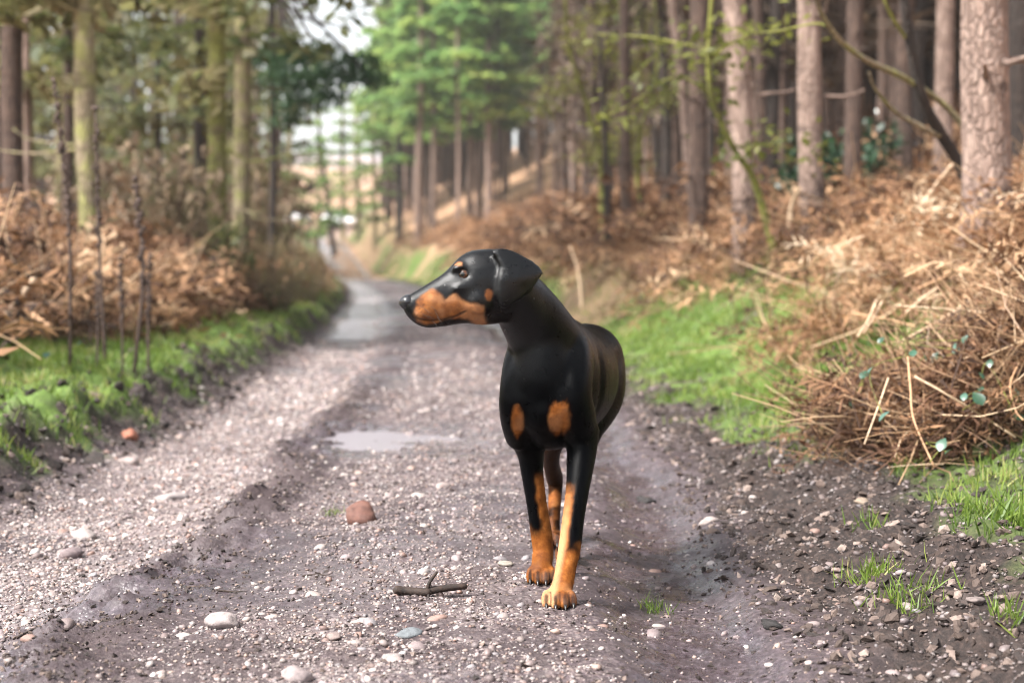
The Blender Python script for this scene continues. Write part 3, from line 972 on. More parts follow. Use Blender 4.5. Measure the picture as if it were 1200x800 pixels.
tree('pine_tree', 'thin dark trunk alone against the sky gap on the left', 188, 32, 8, M_BARK_DARK, 189, 13, CR_LEFT2[1], G_OLIVE, 4, seed=36)
tree('pine_tree', 'slim grey brown trunk between the leftmost and the pale lichen trunk', 80, 25, 13, M_BARK_BROWN, 82, 13, CR_LEFT2[2], G_OLIVE, 4, seed=37)
tree('pine_tree', 'pale slim trunk touching the leftmost brown trunk', 34, 20, 9, M_BARK_PALE, 36, 13, CR_LEFT[1], G_OLIVE, 3, seed=38)
CR_THIN = [whorl_crown('crown', 1.8, 8, 2.2, .8, .6, 4, 700, .30, .15, 830 + k) for k in range(2)]
tree('young_tree', 'crooked dark sapling leaning left in the gap above the bend', 392, 128, 7, M_BARK_DARK, 358, 13, CR_THIN[0], G_FAR, 3, seed=41)
tree('young_tree', 'slim greenish young tree standing in the bright gap left of the far stand', 421, 140, 6.5, M_BARK_LICHEN, 416, 16, CR_THIN[1], G_YELLOW, 3, seed=42)


CR_GAP = [whorl_crown('crown', 2.0, 13, 2.6, .7, .8, 5, 1500, .45, .2, 840 + k) for k in range(2)]
for i, (px, Y, w, h_, lab) in enumerate(((372, 118, 6, 12, 'feathery pale green young tree left of the crooked dark sapling'), (402, 150, 6, 15, 'pale green young tree between the crooked sapling and the slim greenish one'),
        (440, 122, 6, 13, 'pale green young tree just left of the far stand'), (340, 105, 6, 11, 'pale green young tree behind the straw brown bush'), (456, 140, 7, 17, 'tall pale green tree at the left shoulder of the far stand'))):
    tree('young_tree', lab, px, Y, w, M_BARK_LICHEN, px + 4 - 3 * i, h_, CR_GAP[i % 2], G_FAR, 0, seed=750 + i)


def left_wood():
    protos = []
    for k, (m, c, g) in enumerate(((M_BARK_BROWN, CR_LEFT2[0], G_OLIVE), (M_BARK_LICHEN, CR_LEFT2[1], G_FAR), (M_BARK_DARK, CR_LEFT2[2], G_OLIVE))):
        root = empty('pine_tree', (0, 0, -70))
        tag(root, 'slim conifer further back in the wood on the left', 'tree', 'conifers further back on the left')
        v, f = trunk_vf(13, .11, 740 + k, sides=8, n=16)
        link('trunk', new_mesh('trunk', v, f), m, root)
        link('crown', c, g, root)
        protos.append(root)
    n = 0; placed = []
    for i in range(900):
        if n >= 34: break
        Y = 27 + 60 * random.random(); px = -60 + 405 * random.random()
        if 150 < px < 235 and random.random() < .6: continue
        x = (px - 600) / F_PX * Y
        if float(edge_l(np.array([Y]))[0]) - x < 2.5: continue
        if any((x - a) ** 2 + (Y - b) ** 2 < 2 for a, b in placed): continue
        placed.append((x, Y))
        loc = (x, Y, gz(x, Y) - .1); rot = (random.gauss(0, .02), random.gauss(0, .02), random.random() * 6.3)
        s = random.uniform(.7, 1.3); sc = (s, s, random.uniform(.75, 1.15))
        if n < 3: o = protos[n]; o.location = loc; o.rotation_euler = rot; o.scale = sc
        else: copy_tree(random.choice(protos), loc, rot, sc)
        n += 1
left_wood()


def clump(center, rad, n, rs):
    p = rs.normal(0, 1, (n, 3)); p /= np.linalg.norm(p, axis=1)[:, None]
    return np.array(center) + p * (rs.rand(n) ** .5)[:, None] * np.array(rad)


def dark_bough():
    """the dark green pine bough hanging into the sky gap, with the pine that carries it"""
    rs = np.random.RandomState(77)
    root = tree('pine_tree', 'dark pine behind the mossy trunk whose green bough hangs into the sky gap', 318, 24, 9, M_BARK_DARK, 322, 9, None, None, 0, seed=43)
    inv = root.location
    def at(px, py, Y): return P(px, py, Y) - inv
    a = at(320, -10, 24)
    pts, vf = [], []
    for (px, py, Y, r, n) in ((345, 70, 23.6, .30, 260), (372, 62, 23.4, .30, 240), (400, 85, 23, .34, 330), (432, 92, 22.7, .26, 220), (385, 112, 23.2, .28, 240), (350, 118, 23.6, .30, 240), (330, 95, 23.8, .32, 240), (362, 90, 23.4, .34, 330), (415, 70, 23, .2, 110), (338, 140, 23.8, .22, 130), (440, 72, 22.6, .15, 50), (310, 70, 24, .3, 200)):
        c = at(px, py, Y)
        pts.append(clump(c, (r * 1.35, r, r * .60), int(n * 1.35), rs))
        vf.append(limb_vf(a, c, .030, .008, int(px), -.06, 8, 5))
    V, F = join_vf(vf)
    link('branch', new_mesh('branch', V, F), M_BARK_DARK, root)
    link('crown', leaves_mesh('crown', np.vstack(pts), .12, 78, NEEDLE_W, 1.0), G_DARK, root)
dark_bough()


# ------------------------------------------------------------------ shrubs and leaning trees
def twig_fan(n, h, spread, r, seed, base=.15):
    rs = np.random.RandomState(seed)
    parts = []
    for k in range(n):
        a = rs.rand() * 6.3; out = spread * (.15 + .85 * rs.rand()); hh = h * (.35 + .65 * rs.rand())
        b = np.array([math.cos(a), math.sin(a), 0])
        p0 = b * base * rs.rand(); p1 = p0 + b * out * .35 + np.array([0, 0, hh * .55]) + rs.normal(0, .06, 3)
        p2 = b * out + np.array([0, 0, hh * (.8 + .3 * rs.rand())]) + rs.normal(0, .1, 3)
        parts.append(tube_vf([(*p0, r), (*p1, r * .7), (*p2, r * .25)], 5, 3, caps=False))
    return join_vf(parts)


def shrub(label, px, Y, h, spread, n, seed, mat, leafmat=None, nleaf=0, size=.1, name='bare_shrub', r=.009):
    x = (px - 600) / F_PX * Y
    root = empty(name, (x, Y, gz(x, Y) - .05)); tag(root, label, 'shrub')
    v, f = twig_fan(n, h, spread, r, seed)
    link('stem', new_mesh('stem', v, f), mat, root)
    if leafmat:
        rs = np.random.RandomState(seed)
        p = clump((0, 0, h * .55), (spread, spread, h * .5), nleaf, rs)
        p = p * (1 + .18 * fbm(p[:, 0] * 3, p[:, 2] * 3, seed, 2))[:, None]
        p = p[vnoise(p[:, 0] * 3.3 + p[:, 1] * 2, p[:, 2] * 3.3, seed) > .28]
        link('crown', leaves_mesh('crown', p, size, seed + 3, LEAF if size > .085 else NEEDLE, .9), leafmat, root)


shrub('large brown olive twiggy shrub on the left verge below the mossy trunk', 318, 19.5, 1.0, .55, 120, 61, M_BARK_LICHEN, G_STRAWY, 900, .08)
shrub('dark dense shrub at the foot of the yellow green mossy trunk', 262, 18.5, 1.1, .35, 70, 62, M_BARK_BROWN, G_OLIVE, 350, .12)
shrub('straw brown bush trailing down to the bend in the track', 352, 24, .95, .5, 160, 63, M_BARK_LICHEN, G_STRAWY, 900, .08)
shrub('brown bare bush above the bracken left of the mossy trunk', 205, 19.5, 1.9, .75, 200, 64, M_BARK_LICHEN, G_BROWN, 700, .14)
shrub('thin brown bare bush right of the pale lichen trunk', 150, 21, 1.8, .7, 150, 65, M_BARK_LICHEN, G_BROWN, 500, .16)
shrub('brown tangle of hanging twigs between the two mossy trunks and the gap', 315, 26, 2.4, .7, 160, 69, M_BARK_LICHEN, G_BROWN, 600, .16)
shrub('glossy dark evergreen bush left of the brown trunk on the slope', 948, 18.5, 1.05, .50, 60, 66, M_BARK_DARK, G_RHODO, 1300, .11, 'evergreen_bush')
shrub('glossy dark evergreen bush right of the brown trunk on the slope', 1026, 19, 1.15, .55, 60, 67, M_BARK_DARK, G_RHODO, 1300, .11, 'evergreen_bush')


def leaning_dead_tree():
    Y = 10.5
    b = P(1138, 212, Y); b.z = gz(b.x, Y) - .05
    root = empty('leaning_dead_tree', b); tag(root, 'dark dead mossy tree leaning left with forked bare limbs in front of the forest', 'dead tree')
    def poly(name, pts, r0, r1, m, sd):
        rows = []
        for i, q in enumerate(pts):
            p = P(*q) - b; t = i / (len(pts) - 1)
            rows.append((p.x, p.y, p.z, r0 * (1 - t) + r1 * t))
        v, f = tube_vf(rows, 22, 7, rough=.2, seed=sd, rf=16)
        link(name, new_mesh(name, v, f), m, root)
    poly('trunk', [(1138, 225, 10.5), (1122, 188, 10.5), (1098, 150, 10.4), (1082, 118, 10.3), (1068, 60, 10.2), (1058, -20, 10.1), (1052, -120, 10)], .040, .026, M_BARK_DARK, 3)
    poly('branch', [(1140, 160, 10.45), (1105, 122, 10.4), (1060, 92, 10.2), (1010, 68, 9.9), (978, 40, 9.7), (958, 5, 9.5), (950, -40, 9.4)], .022, .012, M_BARK_LICHEN, 4)
    poly('branch', [(1100, 160, 10.4), (1075, 146, 10.3), (1050, 132, 10.2), (1026, 105, 10), (1018, 85, 9.9)], .017, .007, M_BARK_LICHEN, 5)
    poly('branch', [(1066, 50, 10.2), (1050, 28, 10.1), (1036, 0, 10), (1030, -30, 10)], .013, .006, M_TWIG_MOSS, 6)
    poly('branch', [(975, 35, 9.7), (955, 28, 9.7), (900, 38, 9.8), (850, 33, 9.9)], .007, .003, M_TWIG_MOSS, 7)
leaning_dead_tree()


def mossy_saplings():
    def sap(label, base, limbs, cat='sapling', leaf=0, sd=1):
        b = P(*base); b.z = gz(b.x, b.y) - .04
        root = empty('mossy_sapling', b); tag(root, label, cat)
        first = True; allp = []
        for r0, r1, pts in limbs:
            rows = []
            for i, q in enumerate(pts):
                p = P(*q) - b
                if first and i == 0: p = Vector((0, 0, 0))
                t = i / (len(pts) - 1); rows.append((p.x, p.y, p.z, r0 * (1 - t) + r1 * t))
            v, f = tube_vf(rows, 20, 6, rough=.25, seed=sd, rf=16)
            link('trunk' if first else 'branch', new_mesh('limb', v, f), M_TWIG_MOSS, root)
            allp.append(np.array(rows)[:, :3]); first = False
        if leaf:
            rs = np.random.RandomState(sd); c = np.vstack([catmull(a, 30) for a in allp[1:]] or allp)
            p = c[rs.randint(0, len(c), leaf)] + rs.normal(0, .16, (leaf, 3)) * np.array([1, 1, .6])
            link('crown', leaves_mesh('crown', p, .09, sd, LEAF, .5), G_YELLOW, root)
    sap('yellow green mossy sapling leaning across the pale leaning pine', (916, 270, 13.6), [(.030, .015, [(916, 270, 13.6), (885, 215, 13.4), (862, 178, 13.2), (836, 122, 13), (830, 70, 12.9), (835, -20, 12.8)]),
        (.014, .006, [(834, 60, 12.9), (800, 52, 13), (760, 44, 13.2), (700, 40, 13.5)]), (.010, .005, [(834, 66, 12.9), (870, 44, 12.9), (905, 36, 12.9)]), (.009, .004, [(832, 110, 13), (790, 90, 13), (735, 125, 13.2), (700, 140, 13.4)]), (.008, .004, [(858, 172, 13.2), (905, 170, 13), (940, 178, 13)])], leaf=420, sd=81)
    sap('crooked mossy sapling with sparse yellow leaves left of the slim grey brown trunk', (706, 262, 26), [(.05, .02, [(706, 262, 26), (704, 200, 26), (690, 130, 25.8), (668, 60, 25.5), (660, -40, 25)]),
        (.02, .008, [(698, 160, 25.8), (720, 110, 25.5), (745, 70, 25.2), (760, 20, 25)]), (.02, .008, [(680, 95, 25.6), (650, 110, 25.4), (625, 135, 25)]), (.018, .006, [(664, 40, 25.4), (700, 20, 25), (740, 10, 25)]), (.018, .006, [(703, 190, 26), (725, 180, 25.6), (748, 195, 25.3)])], leaf=900, sd=82)
    sap('leaning mossy sapling at the forest edge with bright yellow green twigs', (762, 280, 27), [(.05, .02, [(762, 280, 27), (748, 220, 27), (752, 150, 26.8), (770, 80, 26.5), (765, -30, 26)]),
        (.02, .008, [(752, 150, 26.8), (715, 165, 26.4), (690, 190, 26)]), (.02, .008, [(764, 100, 26.6), (720, 65, 26.2), (672, 50, 26)]), (.018, .006, [(756, 130, 26.7), (790, 110, 26.4), (815, 115, 26)])], leaf=800, sd=83)
mossy_saplings()


# ------------------------------------------------------------------ cars parked far beyond the bend
def parked_car(label, px, py, Y, color, seed):
    x = (px - 600) / F_PX * Y
    root = empty('parked_car', (x, Y, gz(x, Y)), 0.15 * seed); tag(root, label, 'car')
    M = MT('car_paint'); M.base(Base_Color=color, Roughness=.25, Specular_IOR_Level=.7)
    G = MT('car_glass'); G.base(Base_Color=(.03, .035, .04), Roughness=.05)
    K = MT('car_rubber'); K.base(Base_Color=(.015, .015, .016), Roughness=.8)
    L = MT('car_lamp'); L.base(Base_Color=(.8, .8, .82), Roughness=.1)
    v, f = tube_vf([(0, -2.1, .62, .80, .28), (0, -2.0, .64, .88, .36), (0, -.9, .68, .9, .42), (0, 1.4, .68, .9, .42), (0, 2.05, .68, .86, .38), (0, 2.12, .66, .78, .3)], 14, 16)
    link('body', new_mesh('body', v, f), M.m, root)
    v, f = tube_vf([(0, -1.15, 1.02, .70, .08), (0, -.5, 1.2, .72, .3), (0, .3, 1.25, .72, .34), (0, 1.3, 1.2, .70, .32), (0, 1.85, 1.05, .66, .1)], 12, 16)
    link('roof', new_mesh('roof', v, f), M.m, root)
    v, f = tube_vf([(0, -1.22, 1.05, .62, .05), (0, -.75, 1.2, .66, .16), (0, -.62, 1.22, .60, .18)], 6, 12)
    link('windscreen', new_mesh('windscreen', v, f), G.m, root)
    for s in (-1, 1):
        v, f = ico(2)
        lm = link('headlight', new_mesh('headlight', v * np.array([.17, .06, .09]) + np.array([s * .62, -2.08, .74]), f), L.m, root)
        for yy_ in (-1.3, 1.3):
            v, f = tube_vf([(s * .70, yy_, .33, .33), (s * .90, yy_, .33, .33)], 3, 18, (0, 1, 0))
            link('wheel', new_mesh('wheel', v, f), K.m, root)


parked_car('far white parked car right of the dark one beyond the bend', 407, 250, 170, (.85, .86, .88), 1)
parked_car('far dark grey parked car between the two white ones beyond the bend', 397, 248, 176, (.05, .05, .075), -1)
parked_car('far white parked car left of the dark one beyond the bend', 385, 250, 170, (.85, .86, .88), 0)
parked_car('far white parked car seen alone beside the brown bush above the bend', 351, 253, 165, (.82, .83, .85), -1)


# ------------------------------------------------------------------ bracken, grass and small plants
def frond(seed, L=.62, pairs=11, crumple=.5, wd=.19):
    rs = np.random.RandomState(seed)
    V, F = [], []
    n = pairs + 2
    c = catmull(np.array([(0, 0, 0), (L * .35, rs.normal(0, .04), L * .26), (L * .75, rs.normal(0, .08), L * .25), (L, rs.normal(0, .1), L * (.02 + .1 * rs.rand()))]), n)
    w = .006
    for i in range(n): V += [c[i] + np.array([0, -w, 0]), c[i] + np.array([0, w, 0])]
    for i in range(n - 1): F += [(2 * i, 2 * i + 1, 2 * i + 3), (2 * i, 2 * i + 3, 2 * i + 2)]
    for i in range(2, n):
        t = i / n; ln = .24 * L * math.sin(math.pi * min(1, .18 + t * .8)) + .02
        for s in (-1, 1):
            if rs.rand() < .18: continue
            d = np.array([.45, s, 0]) + rs.normal(0, crumple, 3) * np.array([.6, .4, 1]); d /= np.linalg.norm(d)
            d2 = np.array([.5, s * .5, -.5 * rs.rand()]) + rs.normal(0, crumple, 3); d2 /= np.linalg.norm(d2)
            k = len(V); ww = np.array([.35, -.1 * s, rs.normal(0, .2)]) * ln * wd
            V += [c[i], c[i] + d * ln * .55 + ww, c[i] + d * ln * .55 - ww, c[i] + d * ln * .55 + d2 * ln * .5]
            F += [(k, k + 1, k + 2), (k + 1, k + 3, k + 2)]
    return np.array(V), np.array(F)


def straw(seed, L=.6, r=.0035):
    rs = np.random.RandomState(seed)
    v, f = tube_vf([(0, 0, 0, r), (L * .5, rs.normal(0, .05), rs.normal(0, .04), r * .9), (L, rs.normal(0, .08), rs.normal(0, .07), r * .5)], 4, 3, (0, 1, 0), caps=False)
    q = f[0]
    return v, np.vstack([q[:, [0, 1, 2]], q[:, [0, 2, 3]]])


B_BRACKEN = leaf_mat('dead_bracken', [(0, (.020, .009, .005)), (.3, (.10, .044, .020)), (.6, (.31, .165, .082)), (.85, (.48, .31, .18)), (1, (.60, .48, .34))], .3, .8)  # darkest tints stand in for shaded gaps between the fronds
B_STRAW = leaf_mat('dead_stems', [(0, (.12, .065, .035)), (.4, (.33, .20, .11)), (.75, (.50, .35, .21)), (1, (.60, .46, .31))], .1, .6)
FRONDS = [frond(1000 + k) for k in range(6)]
FRONDS_FAR = [frond(1010 + k, pairs=6, wd=.3) for k in range(5)]
STRAWS = [straw(1020 + k) for k in range(4)]


def bracken():
    def lay(name, mat, protos, x, y, lift, s, up, tint=None):
        n = len(x)
        z = ground_z(x, y) + lift
        R = rotmats(RS.normal(0, .5, n), -up + RS.normal(0, .4, n), RS.rand(n) * 6.3)
        if tint is None: tint = np.clip(.40 + .55 * fbm(x * 1.3, y * 1.3, 121, 3) + RS.normal(0, .26, n), 0, 1)
        near = y < 11.5
        for sel, pr in ((near, protos), (~near, FRONDS_FAR if protos is FRONDS else protos)):
            if sel.sum() == 0: continue
            V, F, T = scatter(pr, np.stack([x, y, z], 1)[sel], R[sel], np.asarray(s)[sel], None, tint[sel])
            tag(link(name, new_mesh(name, V, F, False, {'tint': T}), mat), kind='stuff')

    def zone_left(n, y0, y1, u0, u1):
        y = y0 * (y1 / y0) ** RS.rand(n); u = u0 + (u1 - u0) * RS.rand(n) ** 1.5
        x = edge_l(y) - u
        k = (np.abs(600 + x / y * F_PX - 300) < 420) & (u > 1.22 - .35 * ss(10, 14, y) + .4 * fbm(x * 1.7, y * 1.7, 131, 2))
        return x[k], y[k], u[k]
    x, y, u = zone_left(13000, 6.5, 45, .9, 9)
    lift = RS.rand(len(x)) ** 1.3 * .38 * ss(.9, 1.9, u) * (.5 + vnoise(x * 1.1, y * 1.1, 133))
    lay('dead_bracken', B_BRACKEN, FRONDS, x, y, lift, (.55 + .6 * RS.rand(len(x))) * (1 + .012 * y), .25)
    x, y, u = zone_left(5200, 6.5, 30, .95, 5)
    lay('dead_stems', B_STRAW, STRAWS, x, y, RS.rand(len(x)) * .3, .5 + .9 * RS.rand(len(x)), .45)

    def zone_right(n, y0, y1, u0, u1, pw=1.4):
        y = y0 * (y1 / y0) ** RS.rand(n); u = u0 + (u1 - u0) * RS.rand(n) ** pw
        x = edge_r(y) + u
        lim = 1.45 + .9 * fbm(x * 1.1, y * .8, 135, 3) - .12 * ss(11, 17, y)
        k = (x / y * F_PX < 680) & (u > lim)
        return x[k], y[k], u[k]
    x, y, u = zone_right(18500, 5.6, 60, .6, 6)
    lift = RS.rand(len(x)) ** 1.6 * .19 * ss(.7, 1.9, u)
    lay('dead_bracken', B_BRACKEN, FRONDS, x, y, lift, (.34 + .42 * RS.rand(len(x))) * (1 + .014 * y), .1)
    x, y, u = zone_right(4200, 5.6, 26, 1.0, 4)
    lay('dead_stems', B_STRAW, STRAWS, x, y, RS.rand(len(x)) * .16 + .03, .4 + .8 * RS.rand(len(x)), .12)
    x, y, u = zone_right(9000, 20, 110, 2, 30, 1.2)
    lay('dead_bracken', B_BRACKEN, FRONDS, x, y, RS.rand(len(x)) * .1, 1.2 + 1.2 * RS.rand(len(x)), .1)
    # the heap of brash in front on the right
    n = 2300
    x = 1.70 + RS.normal(0, .24, n); y = 6.45 + RS.normal(0, .36, n)
    k = (x > 1.17) & (y > 5.75)
    x, y = x[k], y[k]; n = len(x)
    dk = np.clip(.22 + RS.normal(0, .26, n), 0, 1)
    lay('brash', B_BRACKEN, FRONDS, x, y, RS.rand(n) ** 1.5 * .16, .22 + .34 * RS.rand(n), .1, dk)
    n = 1700
    x = 1.72 + RS.normal(0, .27, n); y = 6.4 + RS.normal(0, .36, n)
    k = (x > 1.17) & (y > 5.7); x, y = x[k], y[k]; n = len(x)
    lay('brash_stems', B_STRAW, STRAWS, x, y, RS.rand(n) * .20, .25 + .6 * RS.rand(n), .2, np.clip(.4 + RS.normal(0, .28, n), 0, 1))
bracken()


def blade(seed):
    rs = np.random.RandomState(seed)
    b = rs.uniform(.15, .5)
    V = np.array([(-.045, 0, 0), (.045, 0, 0), (-.035, b * .35, .5), (.035, b * .35, .5), (0, b, .95)])
    return V, np.array([(0, 1, 3), (0, 3, 2), (2, 3, 4)])


BLADES = [blade(1100 + k) for k in range(4)]
G_GRASS = leaf_mat('grass_blades', [(0, (.04, .07, .012)), (.35, (.105, .175, .024)), (.65, (.19, .26, .045)), (.85, (.30, .31, .09)), (1, (.45, .37, .19))], .45, .5)


def grass():
    def field(n, y0, y1, right, key):
        y = y0 * (y1 / y0) ** RS.rand(n)
        u = .05 + 2.6 * RS.rand(n)
        x = edge_r(y) + u if right else edge_l(y) - u
        m = masks(x, y)['grass']
        k = (RS.rand(n) < m * ss(.22, .5, vnoise(x * 4, y * 4, 141))) & (np.abs(x / y * F_PX) < 640)
        x, y = x[k], y[k]; n = len(x)
        s = (.030 + .042 * RS.rand(n)) * (1 + .012 * y) * (1.0 if right else 1.05)
        S = np.stack([s * (.8 + .03 * y), s, s], 1)
        R = rotmats(RS.normal(0, .3, n), RS.normal(0, .3, n), RS.rand(n) * 6.3)
        tint = np.clip(.45 + .5 * fbm(x * 2.5, y * 2.5, 143, 3) + RS.normal(0, .24, n), 0, 1)
        V, F, T = scatter(BLADES, np.stack([x, y, ground_z(x, y) - .004], 1), R, S, None, tint)
        tag(link('grass', new_mesh('grass', V, F, True, {'tint': T}), G_GRASS), kind='stuff')
    field(125000, 5.2, 36, False, 1)
    field(140000, 4.4, 36, True, 2)
    field(16000, 36, 110, True, 3)
grass()


def ground_under(px, py):
    Y = 6.0
    for _ in range(30):
        p = P(px, py, Y); Y = max(2.5, Y + (p.z - gz(p.x, Y)) * Y / .8 * .6)
    p = P(px, py, Y)
    return Vector((p.x, Y, gz(p.x, Y)))


def grass_tuft(px, py, label, n, rad, h, seed):
    rs = np.random.RandomState(seed)
    c = ground_under(px, py)
    d = rs.normal(0, rad * .5, (n, 2))
    R = rotmats(rs.normal(0, .4, n), rs.normal(0, .4, n), rs.rand(n) * 6.3)
    s = h * (.5 + .8 * rs.rand(n))
    z = ground_z(c.x + d[:, 0], c.y + d[:, 1]) - c.z
    V, F, T = scatter(BLADES, np.stack([d[:, 0], d[:, 1], z - .003], 1), R, np.stack([s * .7, s, s], 1), rs.randint(0, 4, n), np.clip(.5 + rs.normal(0, .2, n), 0, 1))
    tag(link('grass_tuft', new_mesh('grass_tuft', V, F, True, {'tint': T}), G_GRASS, None, c), label, 'grass tuft')


grass_tuft(765, 716, 'small sparse grass tuft on the mud right of the dog\'s paw', 60, .045, .045, 1)
grass_tuft(1022, 678, 'bright green grass tuft in the dark soil, the larger of two', 120, .07, .06, 2)
grass_tuft(1066, 712, 'ragged grass tuft in the dark soil just right of the larger one', 130, .085, .055, 3)
grass_tuft(1184, 742, 'grass tuft near the right border at the bottom', 70, .05, .055, 4)
grass_tuft(393, 603, 'tiny green grass tuft beside the reddish brown rock', 45, .04, .035, 5)
grass_tuft(1018, 618, 'thin grass tuft in the soil below the brash heap', 55, .05, .055, 6)
grass_tuft(1185, 612, 'straw coloured and green tuft at the right border below the brash heap', 160, .09, .10, 7)


def stick(name, label, cat, pts, r0, r1, mat, group=None, offs=(), rough=.2):
    """pts: photo pixel + distance; the first point anchors the thing"""
    W = [P(*p) for p in pts]
    b = W[0]
    root = empty(name, b) if offs else None
    rows = [(*(w - b), r0 + (r1 - r0) * i / (len(W) - 1)) for i, w in enumerate(W)]
    v, f = tube_vf(rows, max(8, 5 * len(W)), 7, (.2, .3, 1), rough=rough, seed=int(pts[0][0]), rf=8)
    if not offs:
        return tag(link(name, new_mesh(name, v, f), mat, None, b), label, cat, group)
    tag(root, label, cat, group)
    link('stem', new_mesh('stem', v, f), mat, root)
    for q, ra, rb in offs:
        rows = [(*(P(*p) - b), ra + (rb - ra) * i / (len(q) - 1)) for i, p in enumerate(q)]
        v, f = tube_vf(rows, 10, 6, (.2, .3, 1), rough=rough, seed=int(q[0][0]), rf=6)
        link('twig', new_mesh('twig', v, f), mat, root)
    return root


def wood_mat(name, a, b, rough=.8):
    M = MT(name); v = M.coord('Object', (1, 1, 1), rnd=True)
    n = M.noise(v, 60, 4, .7)
    M.base(Base_Color=M.ramp(n, [(.3, a), (.7, b)]), Roughness=rough); M.bump(n, .5, .004)
    return M.m


W_STRAW = wood_mat('pale_stalk', (.32, .21, .13), (.58, .43, .29), .6)
W_TAN = wood_mat('tan_stalk', (.26, .14, .07), (.48, .29, .16), .6)
W_DARK = wood_mat('dark_wood', (.005, .0025, .0015), (.034, .017, .010))
W_BROWN = wood_mat('brown_dead_stem', (.022, .012, .009), (.075, .045, .033))
W_MOSS = wood_mat('mossy_wood', (.06, .06, .02), (.20, .19, .07))
dg = [ground_under(464, 697), ground_under(544, 692)]
Yb = dg[0].y - .03
stick('broken_stick', 'short dark broken stick with an upright twig lying on the mud left of the dog', 'stick', [(463, 691, Yb), (480, 692.5, Yb), (503, 694, Yb - .01)], .0108, .0092, W_DARK,
      offs=[([(500, 692.5, Yb), (522, 689, Yb + .01), (546, 686.5, Yb + .02)], .0095, .0075), ([(500, 692, Yb), (504, 681, Yb), (512, 670, Yb + .01)], .0055, .0035), ([(518, 690, Yb + .01), (530, 684, Yb + .03)], .003, .002)])
stick('fallen_branch', 'long thin mossy branch lying across the grass on the right', 'branch', [(786, 408, 14), (822, 405, 13.6), (860, 399, 13.2), (905, 387, 12.8), (970, 378, 12.2)], .012, .022, W_MOSS,
      offs=[([(826, 405, 13.6), (830, 412, 13.4), (838, 416, 13.3)], .009, .004)])
stick('fallen_twig', 'thin dark twig with side shoots on the grass below the brash heap', 'twig', [(872, 524, 7.6), (905, 508, 7.5), (941, 491, 7.4), (968, 483, 7.3)], .007, .004, W_DARK,
      offs=[([(890, 516, 7.55), (886, 528, 7.5), (888, 536, 7.5)], .005, .003), ([(915, 503, 7.5), (912, 490, 7.45)], .004, .002)])
for i, (pts, r, m, lab) in enumerate((
        ([(1152, 343, 7.4), (1104, 374, 7.1), (1053, 402, 6.9)], .0085, W_STRAW, 'long pale straight stalk slanting across the top of the brash heap'),
        ([(1164, 291, 8.6), (1120, 318, 8.4), (1071, 341, 8.2)], .011, W_TAN, 'thick tan stem slanting down the bracken bank above the brash heap'),
        ([(1098, 338, 8.0), (1080, 351, 7.9), (1062, 366, 7.8)], .0085, W_STRAW, 'short thick pale stalk just below the thick tan stem'),
        ([(1027, 352, 7.6), (1018, 374, 7.4), (1005, 394, 7.2)], .0065, W_STRAW, 'pale stalk standing up at the left end of the brash heap'),
        ([(1034, 353, 7.6), (1024, 372, 7.5), (1012, 390, 7.3)], .005, W_STRAW, 'thinner pale stalk beside the one at the left end of the heap'),
        ([(1072, 441, 6.0), (1120, 468, 5.95), (1190, 512, 5.9)], .0042, W_STRAW, 'long thin pale stem slanting down over the dark front of the heap'),
        ([(1041, 443, 6.0), (1028, 480, 5.9), (1013, 520, 5.85)], .0036, W_STRAW, 'thin pale stem hanging down at the front left of the heap'),
        ([(1064, 418, 6.1), (1067, 455, 6.0), (1071, 492, 5.9), (1094, 545, 5.8)], .0042, W_TAN, 'curved reddish tan stem hanging down the front of the heap'),
        ([(1199, 399, 6.5), (1160, 411, 6.4), (1130, 420, 6.3)], .005, W_STRAW, 'pale stem lying on the heap at the right border'),
        ([(1184, 360, 7.2), (1172, 376, 7.1), (1163, 392, 7.0)], .008, W_TAN, 'stout short tan stalk near the right border above the heap'),
        ([(1197, 420, 6.2), (1184, 450, 6.0), (1190, 480, 5.9), (1199, 492, 5.85)], .0038, W_TAN, 'looping thin stem at the right border beside the heap'),
        ([(1130, 348, 7.5), (1146, 358, 7.4), (1158, 380, 7.2)], .006, W_TAN, 'bent brown stalk crossing the long pale straight one'),
        ([(986, 440, 7.2), (1010, 446, 6.9), (1066, 441, 6.4)], .004, W_STRAW, 'pale stem pointing left from the heap over the grass'),
        ([(998, 367, 8), (1040, 374, 7.6), (1072, 382, 7.3)], .005, W_TAN, 'level tan stem lying along the back of the heap'))):
    pts = [(a, b, c - (.22 if c < 6.8 else .05)) for a, b, c in pts]
    stick('bracken_stalk', lab, 'stalk', pts, r, r * .7, m, rough=.08)
stick('snapped_sapling', 'short pale broken stem slanting out of the bracken below the leaning dead tree', 'stem', [(1080, 240, 10.2), (1098, 216, 10.2), (1116, 193, 10.1)], .016, .010, W_STRAW)
stick('snapped_sapling', 'pale forked stem standing left of the pale pine with rings', 'stem', [(925, 268, 13.2), (928, 240, 13.2), (938, 220, 13.1)], .022, .014, W_STRAW)
stick('dry_reed', 'pale dry reed standing behind the dog\'s back', 'reed', [(682, 362, 16), (678, 320, 16), (668, 288, 16)], .014, .006, W_STRAW)
stick('thick_stalk', 'pale thick dead stalk crossing the bracken low at the left border', 'stalk', [(5, 372, 9.4), (20, 352, 9.5), (40, 326, 9.7)], .02, .016, W_STRAW)
stick('thick_stalk', 'reddish thick dead stalk in the bracken right of the pale one at the left border', 'stalk', [(32, 362, 9.3), (44, 374, 9.2), (58, 382, 9.1)], .018, .016, W_TAN)


